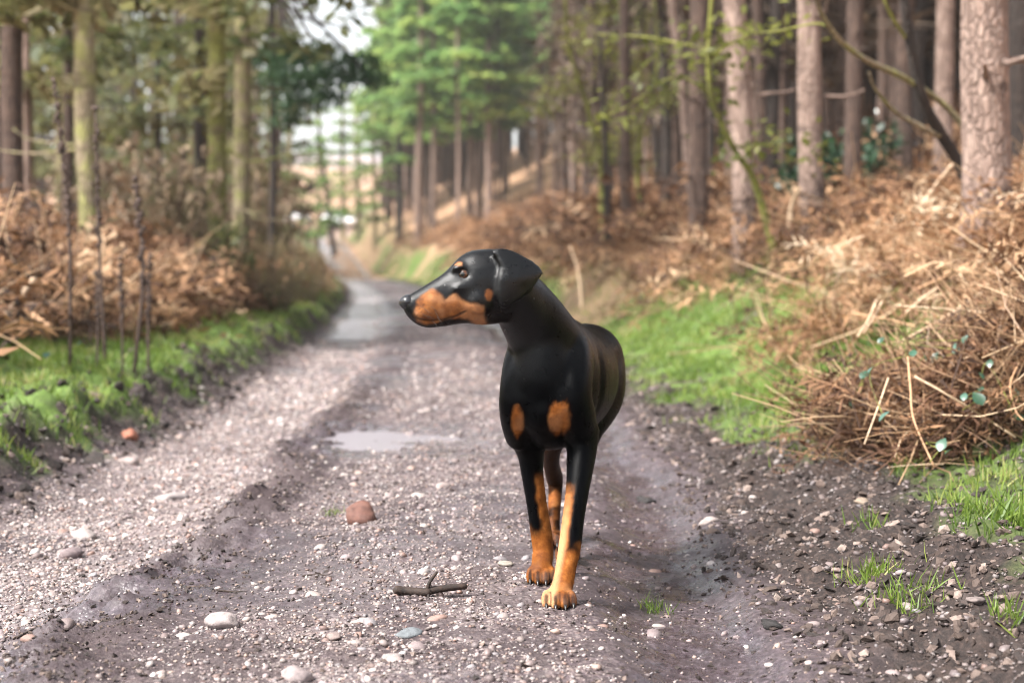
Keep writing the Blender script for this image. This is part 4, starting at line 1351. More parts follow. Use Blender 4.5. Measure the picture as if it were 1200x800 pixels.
def dead_stalk(label, px, py_base, py_top, Y, r, px_top, seed):
    rs = np.random.RandomState(seed)
    b = P(px, py_base, Y); b.z = gz(b.x, Y) - .03
    t = P(px_top, py_top, Y) - b
    root = empty('dead_stalk', b); tag(root, label, 'dead plant')
    m = t * .5 + Vector((rs.normal(0, .025), rs.normal(0, .02), 0))
    v, f = tube_vf([(0, 0, 0, r), (*m, r * .85), (*t, r * .5)], 16, 6, rough=.3, seed=seed, rf=14)
    link('stem', new_mesh('stem', v, f), W_BROWN, root)
    c = catmull([(0, 0, 0), tuple(m), tuple(t)], 60)
    lo = 28
    k = rs.randint(lo, 60, 70)
    pos = c[k] + rs.normal(0, r * 1.0, (70, 3))
    n = 70
    V, F, _ = scatter([(ICO1[0] * np.array([1, 1, 1.5]), ICO1[1])], pos, rotmats(rs.rand(n) * 6, rs.rand(n) * 6, rs.rand(n) * 6), r * (.6 + .7 * rs.rand(n)), np.zeros(n, int))
    tag(link('seed_head', new_mesh('seed_head', V, F), W_BROWN, root), kind='stuff')


dead_stalk('tallest dark dead stalk on the left, rising in front of the bracken', 82, 412, 92, 9.0, .0105, 63, 1)
dead_stalk('second tallest dark dead stalk, in front of the pale lichen trunk', 124, 380, 128, 9.6, .010, 112, 2)
dead_stalk('dark brown dead stalk with a knobbly top right of the second tallest', 156, 385, 212, 9.4, .011, 159, 3)
dead_stalk('short dark dead stalk close left of the knobbly topped one', 143, 390, 300, 9.3, .007, 141, 4)
dead_stalk('short dark dead stalk between the two tallest ones', 112, 392, 318, 9.3, .007, 113, 5)
dead_stalk('low brown dead stalk rightmost of the dark stalks on the verge', 173, 382, 300, 9.6, .008, 176, 6)


def bramble(label, px, py, Y, leaves, seed):
    rs = np.random.RandomState(seed)
    if seed <= 6: Y -= .30
    b = P(px, py, Y); g = gz(b.x, Y); b.z = min(b.z, g + .02) if abs(b.z - g) < .12 else b.z - .03
    root = empty('bramble', b); tag(root, label, 'bramble')
    M = bpy.data.materials.get('bramble_leaf')
    if M is None:
        MM = MT('bramble_leaf'); oi = MM.n('ShaderNodeObjectInfo')
        MM.base(Base_Color=MM.ramp(oi.outputs['Random'], [(0, (.012, .040, .018)), (.5, (.025, .070, .042)), (1, (.055, .115, .090))]), Roughness=.33, Specular_IOR_Level=.5)  # bluish pale tones partly imitate sky reflected on the leaves
        M = MM.m
    rows = [(0, 0, 0, .0022)]
    pts = []
    for (lx, ly, ld, s) in leaves:
        p = P(lx, ly, Y + ld) - b
        pts.append((p, s)); rows.append((p.x, p.y + .01, p.z - .006, .0018))
    if len(rows) > 1:
        v, f = tube_vf(rows, 6 * len(rows), 5, caps=False)
        link('stem', new_mesh('stem', v, f), M_TWIG_MOSS, root)
    for p, s in pts:
        n = 7; V = []
        for i in range(n):
            t = i / (n - 1); w = .36 * math.sin(math.pi * (.06 + .94 * t) ** .8) if 0 < i < n - 1 else (.05 if i == 0 else 0.0)
            zz = -.25 * (t - .4) ** 2
            V += [(-w, t - .5, zz + .22 * w), (0, t - .5, zz), (w, t - .5, zz + .22 * w)]
        F = []
        for i in range(n - 1):
            a = 3 * i; F += [(a, a + 1, a + 4, a + 3), (a + 1, a + 2, a + 5, a + 4)]
        l = link('leaf', new_mesh('leaf', np.array(V), np.array(F)), M, root)
        l.location = p; l.scale = (s, s, s); l.rotation_euler = (rs.uniform(.5, 1.3), rs.uniform(-.4, .4), rs.uniform(-1.6, 1.6))


bramble('blue green bramble spray with rounded leaves on the front of the brash heap', 1034, 480, 5.95, [(1036, 487, -.02, .050), (1021, 432, .15, .036), (1070, 413, .2, .040)], 1)
bramble('blue green bramble with one broad pale leaf right of the curved tan stem', 1128, 470, 6.0, [(1146, 466, -.02, .060), (1130, 464, .0, .036), (1150, 455, .1, .03)], 2)
bramble('bramble leaves low in the shade under the brash heap', 1090, 530, 5.7, [(1104, 520, 0, .052), (1086, 517, .02, .040), (1112, 528, -.03, .036)], 3)
bramble('dark glossy bramble leaves along the top of the brash heap', 1075, 420, 6.4, [(1083, 417, 0, .042), (1096, 418, .02, .044), (1120, 408, .05, .045), (1033, 398, .1, .034), (1131, 397, .1, .034)], 4)
bramble('single dark bramble leaf at the left end of the brash heap', 1008, 450, 6.4, [(1014, 438, 0, .05), (997, 475, .0, .036)], 5)
bramble('bramble leaves at the right border beside the brash heap', 1180, 470, 6.0, [(1192, 461, 0, .048), (1193, 488, 0, .044), (1160, 425, .1, .036), (1150, 440, .1, .032)], 6)
bramble('low blue green bramble sprig at the foot of the thin dark twig', 915, 520, 7.4, [(930, 512, 0, .05), (920, 518, 0, .044), (938, 520, 0, .036), (906, 486, .1, .036)], 7)
bramble('small bluish weed growing out of the left verge above the stony rut', 62, 530, 7.0, [(62, 521, 0, .055), (55, 526, 0, .035)], 8)
bramble('small bluish leafy weed in the left verge grass by the tallest stalk', 60, 416, 9.0, [(55, 415, 0, .06), (96, 400, .1, .06), (103, 405, .1, .045)], 9)


def twigs():
    for i in range(26):
        y = 3.4 * (10 / 3.4) ** random.random(); x = -1.5 + 2.6 * random.random()
        if abs(x - .1) < .15 and 3.8 < y < 4.4: continue
        L = .03 + .08 * random.random(); a = random.gauss(0, .5)
        r = .0018 + .0016 * random.random()
        p = [(x + L * t * math.cos(a), y + L * t * math.sin(a) + random.gauss(0, L * .05)) for t in (-.5, 0, .5)]
        b = Vector((x, y, gz(x, y)))
        rows = [(q[0] - x, q[1] - y, gz(*q) - b.z + r * 1.2, r * (1.2 - .4 * k)) for k, q in enumerate(p)]
        v, f = tube_vf(rows, 7, 5, (0, 0, 1), rough=.2, seed=i)
        tag(link('twig', new_mesh('twig', v, f), W_DARK, None, b), 'thin dark twig fallen on the muddy track', 'twig', 'twigs fallen on the track')
twigs()


# ------------------------------------------------------------------ the pale air between the trees
def haze():
    V = np.array([(x, y, z) for x in (-900, 900) for y in (-60, 1000) for z in (-6, 75)], float)
    F = np.array([(0, 1, 3, 2), (4, 6, 7, 5), (0, 4, 5, 1), (2, 3, 7, 6), (0, 2, 6, 4), (1, 5, 7, 3)])
    m = bpy.data.materials.new('haze'); m.use_nodes = True
    nt = m.node_tree; nt.nodes.remove(nt.nodes['Principled BSDF'])
    pv = nt.nodes.new('ShaderNodeVolumePrincipled')
    pv.inputs['Color'].default_value = (1.0, .985, .94, 1); pv.inputs['Density'].default_value = HAZE
    pv.inputs['Anisotropy'].default_value = .3
    nt.links.new(pv.outputs[0], nt.nodes['Material Output'].inputs['Volume'])
    tag(link('haze', new_mesh('haze', V, F, False), m), kind='stuff')


HAZE = .0006
haze()


# ------------------------------------------------------------------ the dog
def build_dog():
    base = Vector((.11, 4.15, 0.0))
    g_lead, g_trail = gz(.108, 3.92) - .007, gz(.073, 4.19) - .007
    parts = []

    def tube(rows, n=22, sides=18, side=(1, 0, 0)):
        parts.append(tube_vf(rows, n, sides, side))

    def blob(c, r, rot=(0, 0, 0)):
        R = rotmats(np.array([rot[0]]), np.array([rot[1]]), np.array([rot[2]]))[0]
        parts.append(((ICO2[0] * np.array(r)) @ R.T + np.array(c), [ICO2[1]]))

    # --- trunk: sections along the spine; the rear swings away to the right
    A = math.radians(11)
    d = np.array([math.sin(A), math.cos(A), 0]); lat = np.array([math.cos(A), -math.sin(A), 0])
    O = np.array([.074, 4.075, 0])

    def B(s, l, z): return O + d * s + lat * l + np.array([0, 0, z])
    sec = [(-.012, .512, .035, .060), (.01, .508, .070, .100), (.05, .505, .092, .132), (.12, .520, .112, .160), (.22, .512, .125, .158), (.34, .500, .128, .147), (.44, .503, .126, .133),
           (.53, .520, .110, .112), (.61, .533, .100, .098), (.69, .537, .106, .100), (.77, .530, .090, .090), (.83, .525, .045, .05)]
    tube([(*B(s, 0, z), a, b) for s, z, a, b in sec], 40, 28, lat)
    # keel, shoulders, upper arms
    tube([(*B(.00, 0, .47), .03, .04), (*B(.07, 0, .40), .045, .045), (*B(.17, 0, .385), .06, .045), (*B(.30, 0, .39), .06, .045)], 14, 16, lat)
    for sgn in (-1, 1):
        tube([(*B(.16, sgn * .050, .625), .028, .05), (*B(.09, sgn * .072, .57), .036, .062), (*B(.035, sgn * .071, .485), .042, .058), (*B(.07, sgn * .074, .43), .044, .060), (*B(.12, sgn * .078, .375), .037, .048)], 18, 16, lat)
        blob(B(.012, sgn * .045, .478), (.042, .040, .055))
    # --- neck
    N = [P(652, 462, 4.25), P(648, 424, 4.19), P(634, 391, 4.13), P(616, 361, 4.085), P(601, 338, 4.055), P(592, 326, 4.05)]
    rad = [(.105, .116), (.092, .106), (.073, .087), (.062, .075), (.056, .062), (.05, .05)]
    tube([(*p, a, b) for p, (a, b) in zip(N, rad)], 26, 24, (0, 1, 0))
    blob(P(645, 446, 4.13), (.098, .075, .095))
    blob(P(636, 424, 4.115), (.074, .070, .085))
    blob(P(636, 446, 4.092), (.068, .055, .080))
    blob(P(637, 474, 4.085), (.045, .040, .070))
    # --- head (profile to the left, turned a little towards the camera)
    H0 = P(600, 335, 4.05)
    fh = np.array([-.960, -.28, 0]); hl = np.array([.28, -.960, 0])

    def hp(px, py, l=0.0):
        q = (px - 600) / F_PX
        # solve for the run t along the muzzle so that the point shows at px
        t = (H0.x + hl[0] * l - q * (H0.y + hl[1] * l)) / (q * fh[1] - fh[0])
        Y = H0.y + fh[1] * t + hl[1] * l
        return np.array(P(px, py, Y))

    hs = [(472.5, 352, 362, .008), (475.5, 347, 368, .018), (481, 344.5, 375, .0240), (490, 339, 381.5, .0270), (500, 333, 384.5, .0290), (512, 325.5, 384, .0315), (520, 320, 383, .0345), (528, 312.5, 381.5, .040),
          (538, 302, 380, .0475), (550, 294.5, 379.5, .054), (565, 292, 381, .0575), (580, 292, 380, .0575), (597, 294, 376, .053), (612, 301, 366, .043), (624, 314, 350, .022)]
    sides = 26
    th = np.arange(sides) * 2 * math.pi / sides
    ctl = []
    for px, tp, bt, a in hs:
        c = hp(px, (tp + bt) / 2); hh = (hp(px, tp)[2] - hp(px, bt)[2]) / 2
        ctl.append((*c, a, hh))
    cs = catmull(ctl, 46)
    V = []
    for x, y, z, a, b in cs:
        co, si = np.cos(th), np.sin(th)
        muz = ss(.03, .0, abs(a - .012) - .02)
        pw = .80
        lx = a * np.sign(co) * np.abs(co) ** pw * (1 - .30 * np.maximum(0, -si) ** 1.5 - .12 * np.maximum(0, si) ** 2)
        V.append(np.array([x, y, z]) + hl[None] * lx[:, None] + np.array([0, 0, 1])[None] * (b * np.sign(si) * np.abs(si) ** .9)[:, None])
    V = np.vstack(V); n = 46
    i = np.arange(n - 1)[:, None] * sides; j = np.arange(sides)[None]; j2 = (j + 1) % sides
    F = np.stack([i + j, i + j2, i + sides + j2, i + sides + j], -1).reshape(-1, 4)
    V = np.vstack([V, V[:sides].mean(0), V[-sides:].mean(0)])
    jj = np.arange(sides)
    T = np.vstack([np.stack([np.full(sides, n * sides), (jj + 1) % sides, jj], -1), np.stack([np.full(sides, n * sides + 1), (n - 1) * sides + jj, (n - 1) * sides + (jj + 1) % sides], -1)])
    parts.append((V, [F, T]))
    yaw = math.atan2(fh[1], fh[0])
    for s in (-1, 1):
        blob(hp(538, 313, .029 * s), (.020, .012, .0095), (0, .35, yaw))       # brow
        blob(hp(562, 352, .042 * s), (.034, .020, .034), (0, 0, yaw))            # cheek
        blob(hp(545, 336, .040 * s), (.034, .010, .012), (0, .2, yaw))          # cheekbone
        blob(hp(495, 367, .020 * s), (.028, .011, .018), (0, .1, yaw))           # flews
    # ears: thick folded flaps hanging from the skull
    outl = [(575, 293.5), (586, 290), (600, 293), (613, 299.5), (625, 306), (634, 313.5), (637, 320), (632, 327), (624, 338), (611, 350), (599, 358.5), (590, 362), (584, 357), (581.5, 344), (583, 328), (586, 312), (581, 301)]
    ear_c = (602, 322)

    def ear(s):
        m = len(outl); rings = []
        for sc, bulge in ((1.0, 0.0), (.86, .004), (.5, .007), (.2, .008)):
            ring = []
            for (px, py) in outl:
                x = ear_c[0] + (px - ear_c[0]) * sc; y = ear_c[1] + (py - ear_c[1]) * sc
                l = .046 + .021 * min(1, max(0, (y - 291) / 34)) - .0006 * max(0, x - 612) + bulge
                p = hp(x, y, l)
                if s < 0: p = p - hl * 2 * ((p - np.array(H0)) @ hl)
                ring.append(p)
            rings.append(np.array(ring))
        back = [r - hl * s * (.0075 + (.006 if k else 0)) for k, r in enumerate(rings)]
        V = np.vstack(rings + back[::-1]); R = 8; F = []
        for k in range(R - 1):
            for q in range(m): F.append((k * m + q, k * m + (q + 1) % m, (k + 1) * m + (q + 1) % m, (k + 1) * m + q))
        V = np.vstack([V, rings[3].mean(0), back[3].mean(0)])
        T = [(R * m, (q + 1) % m + 3 * m, q + 3 * m) for q in range(m)]
        # inner front ring is 3, first back ring in the stack is 4: drop the wall between them and close both
        F = [f for f in F if not (3 * m <= f[0] < 4 * m)]
        T += [(R * m + 1, 4 * m + q, 4 * m + (q + 1) % m) for q in range(m)]
        # join the outer rims: ring 0 with the last ring
        for q in range(m): F.append((7 * m + q, 7 * m + (q + 1) % m, (q + 1) % m, q))
        parts.append((V, [np.array(F), np.array(T)]))
    ear(1); ear(-1)
    # --- legs
    def paw(c, yaw_, g, w=1.0):
        cz, sz = math.cos(yaw_), math.sin(yaw_)
        def q(x, y, z): return (c[0] + x * cz - y * sz, c[1] + x * sz + y * cz, g + z)
        blob(q(0, .012, .026), (.030 * w, .036, .023), (0, 0, yaw_))
        out = []
        for k, (tx, ty) in enumerate(((-.027, -.010), (-.0095, -.026), (.0095, -.026), (.027, -.010))):
            tx *= w
            tube([(*q(tx * .7, ty + .035, .030), .010, .012), (*q(tx, ty + .010, .031), .0115, .014), (*q(tx * 1.08, ty - .010, .020), .0112, .0135), (*q(tx * 1.1, ty - .019, .012), .008, .009)], 10, 10)
            out.append((q(tx * 1.1, ty - .022, .0135), yaw_))
        return out
    claws = []
    L = [B(.12, .080, .40), P(681, 535, 4.14), P(677, 572, 4.085), P(672, 606, 4.045), P(668, 638, 4.01), P(664, 660, 3.985)]
    tube([(*L[0], .042, .055), (*L[1], .0365, .047), (*L[2], .029, .035), (*L[3], .0265, .029), (*L[4], .0270, .028), (*L[5], .0250, .025), (.120, 3.962, g_lead + .055, .0250, .0245), (.110, 3.935, g_lead + .030, .028, .020)], 26, 18)
    claws += paw((.108, 3.925), .06, g_lead, 1.05)
    L = [B(.12, -.080, .40), P(621, 528, 4.235), P(624, 556, 4.235), P(629, 590, 4.235), P(634, 622, 4.235), P(636.5, 646, 4.23)]
    tube([(*L[0], .040, .055), (*L[1], .0345, .046), (*L[2], .0285, .034), (*L[3], .0255, .029), (*L[4], .0270, .028), (*L[5], .0265, .026), (.075, 4.215, g_trail + .055, .0265, .026), (.074, 4.195, g_trail + .030, .026, .020)], 26, 18)
    claws += paw((.073, 4.19), .0, g_trail, .95)
    # hind legs
    gh1, gh2 = gz(.116, 4.74), gz(.148, 4.52)
    tube([(*B(.72, -.062, .515), .05, .09), (*B(.62, -.075, .44), .052, .080), (.128, 4.645, .365, .040, .055), (.110, 4.70, .30, .0300, .038), (.110, 4.765, .245, .0235, .030), (.121, 4.83, .195, .0240, .030), (.1235, 4.835, .165, .0205, .026), (.119, 4.80, .10, .0180, .021), (.117, 4.77, .05, .0185, .020), (.116, 4.745, .028, .022, .018)], 34, 16)
    blob((.121, 4.848, .188), (.015, .014, .022))
    claws += paw((.116, 4.735), 0, gh1, .85)
    tube([(*B(.72, .057, .515), .05, .09), (*B(.60, .070, .45), .050, .080), (.205, 4.52, .37, .042, .055), (.192, 4.55, .30, .0285, .036), (.178, 4.60, .245, .0195, .026), (.170, 4.655, .190, .0180, .024), (.168, 4.655, .165, .0165, .022), (.158, 4.61, .10, .0155, .018), (.150, 4.56, .05, .0165, .018), (.149, 4.53, .028, .022, .018)], 34, 16)
    blob((.170, 4.672, .188), (.015, .014, .022))
    claws += paw((.148, 4.515), 0, gh2, .80)
    tube([(*B(.80, 0, .60), .028, .028), (*B(.90, 0, .56), .018, .018), (*B(.97, 0, .44), .012, .012), (*B(1.02, .0, .33), .008, .008)], 14, 10)

    # --- grow it into one continuous skin
    V, Fs = join_vf(parts)
    me = new_mesh('dog_raw', V, Fs)
    ob = bpy.data.objects.new('dog_raw', me); COL.objects.link(ob)
    bm = bmesh.new(); bm.from_mesh(me); bmesh.ops.recalc_face_normals(bm, faces=bm.faces); bm.to_mesh(me); bm.free()
    md = ob.modifiers.new('remesh', 'REMESH'); md.mode = 'VOXEL'; md.voxel_size = .0040
    sm = ob.modifiers.new('smooth', 'SMOOTH'); sm.factor = .5; sm.iterations = 4
    dg_ = bpy.context.evaluated_depsgraph_get()
    m2 = bpy.data.meshes.new_from_object(ob.evaluated_get(dg_))
    bpy.data.objects.remove(ob)
    ob = bpy.data.objects.new('dog_skin', m2); COL.objects.link(ob)
    co = np.empty(len(m2.vertices) * 3, np.float32); m2.vertices.foreach_get('co', co); co = co.reshape(-1, 3)
    H = np.array(H0)
    t_head = (co - H) @ fh
    soft = ss(.20, .33, co[:, 2]) * (1 - .72 * ss(-.02, .03, t_head) * ss(.60, .66, co[:, 2])) * (1 - .6 * ss(.62, .70, co[:, 2]) * (t_head < .04) * (co[:, 1] < 4.05))
    Lh_ = (co - H) @ hl
    soft = soft * np.where((np.abs(Lh_) > .046) & (t_head < .05) & (t_head > -.10) & (co[:, 2] > .665) & (co[:, 1] < 4.12), .12, 1.0)
    vg = ob.vertex_groups.new(name='soft')
    for lo in range(20):
        idx = np.where((soft > lo / 20) & (soft <= (lo + 1) / 20))[0]
        if len(idx): vg.add([int(q) for q in idx], (lo + 1) / 20, 'REPLACE')
    sm = ob.modifiers.new('smooth', 'SMOOTH'); sm.factor = .5; sm.iterations = 46; sm.vertex_group = 'soft'
    vg2 = ob.vertex_groups.new(name='fold')
    fold = np.exp(-(np.linalg.norm((co - np.array(P(628, 418, 4.05))) / np.array([1.25, 1.0, .8]), axis=1) / .075) ** 2)
    for lo in range(12):
        idx = np.where((fold > (lo + .4) / 12) & (fold <= (lo + 1.4) / 12))[0]
        if len(idx): vg2.add([int(q) for q in idx], min(1, (lo + 1) / 12), 'REPLACE')
    sm2 = ob.modifiers.new('smooth', 'SMOOTH'); sm2.factor = .5; sm2.iterations = 160; sm2.vertex_group = 'fold'
    dg_ = bpy.context.evaluated_depsgraph_get()
    m3 = bpy.data.meshes.new_from_object(ob.evaluated_get(dg_))
    bpy.data.objects.remove(ob)
    m3.name = 'dog_body'
    n = len(m3.vertices)
    co = np.empty(n * 3, np.float32); m3.vertices.foreach_get('co', co); co = co.reshape(-1, 3).astype(float)

    # eye sockets and the mouth line pressed into the skin
    eyes = [hp(545.5, 321.5, .0405), None]
    eyes[1] = eyes[0] - hl * 2 * ((eyes[0] - H) @ hl)
    for e, s in zip(eyes, (1, -1)):
        dd = np.linalg.norm(co - e, axis=1)
        co -= (hl * s)[None] * (.007 * np.exp(-(dd / .0125) ** 2))[:, None]

    # the furrow of the breast, the hollows behind and in front of the shoulder
    def furrow(p0, p1, depth, width):
        p0, p1 = np.array(p0, float), np.array(p1, float); v_ = p1 - p0
        t_ = np.clip(((co - p0) @ v_) / (v_ @ v_), 0, 1)
        near = p0 + t_[:, None] * v_; dd_ = np.linalg.norm(co - near, axis=1)
        ax_ = np.array([.11, 4.35, .52]); dirn = ax_ - near; dirn /= np.linalg.norm(dirn, axis=1)[:, None]
        co[:] = co + dirn * (depth * np.exp(-(dd_ / width) ** 2) * np.sin(np.pi * (.12 + .76 * t_)))[:, None]
    furrow(B(-.02, 0, .53), B(.0, 0, .40), .010, .017)
    for s in (-1, 1):
        furrow(B(.19, s * .125, .62), B(.17, s * .12, .42), .010, .022)
        furrow(B(.05, s * .065, .63), B(-.01, s * .10, .53), .007, .018)

    def loc2(px, py): p = hp(px, py, .03); return ((p - H) @ fh, p[2])
    T_, Z_, Lh = (co - H) @ fh, co[:, 2], (co - H) @ hl

    def seg_dist(px, pz, pts):
        best = np.full(len(px), 9.0)
        for (a, b), (c, e) in zip(pts[:-1], pts[1:]):
            vx, vz = c - a, e - b
            t = np.clip(((px - a) * vx + (pz - b) * vz) / (vx * vx + vz * vz), 0, 1)
            best = np.minimum(best, np.hypot(px - a - t * vx, pz - b - t * vz))
        return best
    mouth = [loc2(*q) for q in ((483, 369), (492, 373.5), (505, 375.5), (520, 374.5), (534, 370.5), (545, 364.5))]
    md_ = seg_dist(T_, Z_, mouth)
    inhead = (T_ > 0) & (Z_ > .60)
    sgn = np.sign(Lh)
    co -= hl[None] * (sgn * .0028 * np.exp(-(md_ / .0032) ** 2) * inhead * (np.abs(Lh) > .008))[:, None]
    m3.vertices.foreach_set('co', (co - np.array(base)).astype(np.float32).ravel())

    # --- coat: black with the breed's rust markings
    def poly_in(px, pz, poly):
        inside = np.zeros(len(px), bool); k = len(poly) - 1
        for i_ in range(len(poly)):
            (xi, yi), (xj, yj) = poly[i_], poly[k]
            c = ((yi > pz) != (yj > pz)) & (px < (xj - xi) * (pz - yi) / (yj - yi + 1e-12) + xi)
            inside ^= c; k = i_
        return inside

    def poly_mask(px, pz, poly, w):
        dd = seg_dist(px, pz, poly + [poly[0]])
        sd = np.where(poly_in(px, pz, poly), dd, -dd)
        return ss(-w, w, sd)
    nz = fbm(co[:, 0] * 90, co[:, 2] * 60 + co[:, 1] * 50, 301, 3)
    nb = fbm(co[:, 0] * 22, co[:, 2] * 22 + co[:, 1] * 15, 302, 3)
    Tj, Zj = T_ + nz * .0035, Z_ + nz * .0025
    face = [loc2(*q) for q in ((487.5, 359), (489.5, 353), (494, 346), (502, 341), (509, 338.5), (515, 343.5), (520, 351), (527, 346), (532, 343.5), (538, 350.5), (546, 354.5), (556, 356), (564, 359.5), (566, 368), (571, 378), (584, 391), (597, 414), (592, 420), (575, 396), (560, 381),
                                    (548, 373), (534, 373), (522, 374), (511, 378.5), (499, 380), (490, 376.5), (485.5, 368))]
    tan = poly_mask(Tj, Zj, face, .0048) * (T_ > -.05) * (Z_ > .57)
    for (px, py, rx, rz) in ((537.5, 309, .0085, .0055), (569, 345.5, .0085, .0135)):
        a, b = loc2(px, py)
        tan = np.maximum(tan, ss(1.25, .75, np.hypot((Tj - a) / rx, (Zj - b) / rz)) * (np.abs(Lh) > .012) * (Lh < .075) * (np.abs(T_ - a) < .03))
    for (px, py, Y, rx, rz) in ((655, 490, 4.05, .0235, .038), (606.5, 493, 4.09, .0145, .036)):
        p = P(px, py, Y)
        tan = np.maximum(tan, ss(1.30, .70, (np.abs((co[:, 0] + nz * .005 + nb * .004 - p.x) / rx) ** 2.8 + np.abs((co[:, 2] + nz * .014 - p.z) / rz) ** 2.8) ** (1 / 2.8)) * (co[:, 1] < 4.22))
    # legs, each judged against its own centre line
    def leg(sel, line, inner, z_all, z_in, off):
        zc = np.array([q[2] for q in line]); xc = np.array([q[0] for q in line])
        o_ = np.argsort(zc); cx = np.interp(co[:, 2], zc[o_], xc[o_])
        side_ = inner * (co[:, 0] - cx) + nb * .006
        m = np.maximum(ss(z_all + .025, z_all - .02, co[:, 2] + nb * .035), ss(off - .004, off + .005, side_ + nz * .003) * ss(z_in + .02, z_in - .02, co[:, 2] + nb * .02))
        return m * sel
    y, x, z = co[:, 1], co[:, 0], co[:, 2]
    s1 = (z < .36) & (y < 4.30) & (x > .10 - .25 * np.maximum(0, .08 - z) - .02 * (y < 4.06)) & ((y < 4.11) | (x > .115))
    s2 = (z < .36) & (y < 4.40) & ~s1
    s3 = (z < .44) & (y >= 4.40)
    lead = [(.107, 0, 0), (.120, 0, .06), *[tuple(q) for q in (P(668, 638, 4.01), P(672, 606, 4.045), P(677, 572, 4.085), P(681, 535, 4.14))]]
    trail = [(.073, 0, 0), (.075, 0, .06), *[tuple(q) for q in (P(634, 622, 4.235), P(629, 590, 4.235), P(624, 556, 4.235), P(621, 528, 4.235))]]
    tan = np.maximum(tan, leg(s1, lead, -1, .135, .265, .0085))
    tan = np.maximum(tan, leg(s2, trail, 1, .140, .275, .0045))
    hind = s3 * ss(.42, .36, z) * np.clip(.58 + nb * 1.5, .1, 1) * ss(-.012, .004, .004 - np.abs(x - .112) + .02 + nz * .004)
    tan = np.maximum(tan, hind)
    toes = np.zeros(n)
    for (q, yw) in claws:
        dq = np.hypot((co[:, 0] - q[0]) / .0048, (co[:, 1] - q[1] - .004) / .016)
        toes = np.maximum(toes, .85 * ss(1.3, .5, dq + nz * .4) * (z < .06))
    toe_shade = ss(.003, .0, np.min(np.stack([np.abs(co[:, 0] - .5 * (claws[i_][0][0] + claws[i_ + 1][0][0])) + 9 * (np.abs(co[:, 1] - claws[i_][0][1] - .02) > .035) for i_ in range(len(claws) - 1) if i_ % 4 != 3], 0), 0)) * (z < .045)  # shade between the toes, put into the coat colour
    tan = tan * (1 - np.maximum(toes, .8 * toe_shade))
    mouth_dark = np.exp(-(md_ / .0028) ** 2) * inhead
    tan = tan * (1 - .8 * mouth_dark)
    for px, py in [(490 + 6 * i_ + 2 * j_, 357 + 4.5 * j_ + .5 * i_) for i_ in range(4) for j_ in range(4)]:
        a, b = loc2(px, py)
        tan = tan * (1 - .45 * np.exp(-(np.hypot(T_ - a, Z_ - b) / .0020) ** 2) * inhead)
    for e in eyes: tan = tan * ss(.012, .017, np.linalg.norm(co - e, axis=1) + nz * .002)
    mud = np.clip(ss(.10, .0, z) * ss(-.25, .35, nb) + .7 * s3 * ss(.22, .02, z) * ss(-.2, .3, nb), 0, 1)
    pale = np.clip(s1 * ss(.005, .02, -(x - np.interp(z, [q[2] for q in lead], [q[0] for q in lead]))) * ss(.30, .12, z), 0, 1) * .9  # lead foreleg paled on its left side: a painted highlight
    pale = np.maximum(pale, .45 * (z > .40) * (z < .50) * ss(.48, .42, z) * ss(-.4, .4, nb))
    pale = np.maximum(pale, .35 * inhead * ss(.1, .5, nb + .2))
    gloss = np.clip(ss(-.10, -.04, T_) * ss(.58, .64, z) * ss(4.16, 4.10, y) + .4 * ss(.50, .60, z) * ss(4.28, 4.2, y), 0, 1)
    for nm, val in (('tan', tan), ('mud', mud), ('pale', pale), ('gloss', gloss)):
        a = m3.attributes.new(nm, 'FLOAT', 'POINT'); a.data.foreach_set('value', val.astype(np.float32))
    m3.polygons.foreach_set('use_smooth', np.ones(len(m3.polygons), bool))
    m3.materials.clear()

    M = MT('dog_coat')
    v = M.coord('Object', (1, 1, .28)); hair = M.noise(v, 620, 3, .7)
    v2 = M.coord('Object'); cl = M.noise(v2, 42, 4, .65)
    black = M.ramp(cl, [(.3, (.0004, .0005, .0007)), (.7, (.0013, .0014, .0019))])
    rust = M.ramp(cl, [(.28, (.11, .032, .007)), (.5, (.25, .082, .017)), (.72, (.40, .160, .042))])
    big = M.noise(v2, 17, 4, .6)
    rust = M.mix(M.ramp(big, [(.40, .62), (.58, 0.0)]), rust, (.10, .030, .007))  # random darker blotches imitate shadows on the rust
    rust = M.mix(M.attr('pale'), rust, (.50, .26, .13))
    rust = M.mix(M.ramp(hair, [(.35, .40), (.55, 0.0)]), rust, (.10, .035, .012))
    col = M.mix(M.attr('tan'), black, rust)
    col = M.mix(M.math('MULTIPLY', M.attr('mud'), .75), col, (.075, .045, .036))
    M.base(Base_Color=col, Roughness=M.math('ADD', M.ramp(cl, [(.35, .27), (.65, .36)]), M.math('MULTIPLY', M.attr('tan'), .25)), IOR=M.math('ADD', 1.12, M.math('MULTIPLY', M.attr('gloss'), .26)), Specular_IOR_Level=.5, Sheen_Weight=.0)
    M.bump(M.math('ADD', hair, M.math('MULTIPLY', cl, .6)), .35, .0022)
    root = empty('dog', base)
    tag(root, 'black and rust short haired dog walking up the muddy track with its head turned left', 'dog')
    link('body', m3, M.m, root)
    # --- the short coat: hairs lying along the body
    rs = np.random.RandomState(5)
    nf = len(m3.polygons)
    ctr = np.empty(nf * 3, np.float32); m3.polygons.foreach_get('center', ctr); ctr = ctr.reshape(-1, 3).astype(float)
    nrm = np.empty(nf * 3, np.float32); m3.polygons.foreach_get('normal', nrm); nrm = nrm.reshape(-1, 3).astype(float)
    v0 = np.empty(len(m3.loops), np.int32); m3.loops.foreach_get('vertex_index', v0)
    ls = np.empty(nf, np.int32); m3.polygons.foreach_get('loop_start', ls); fv = v0[ls]
    nh = 180000
    k = rs.randint(0, nf, nh)
    p = ctr[k] + rs.normal(0, .0012, (nh, 3)); N_ = nrm[k]; pw_ = ctr[k] + np.array(base)
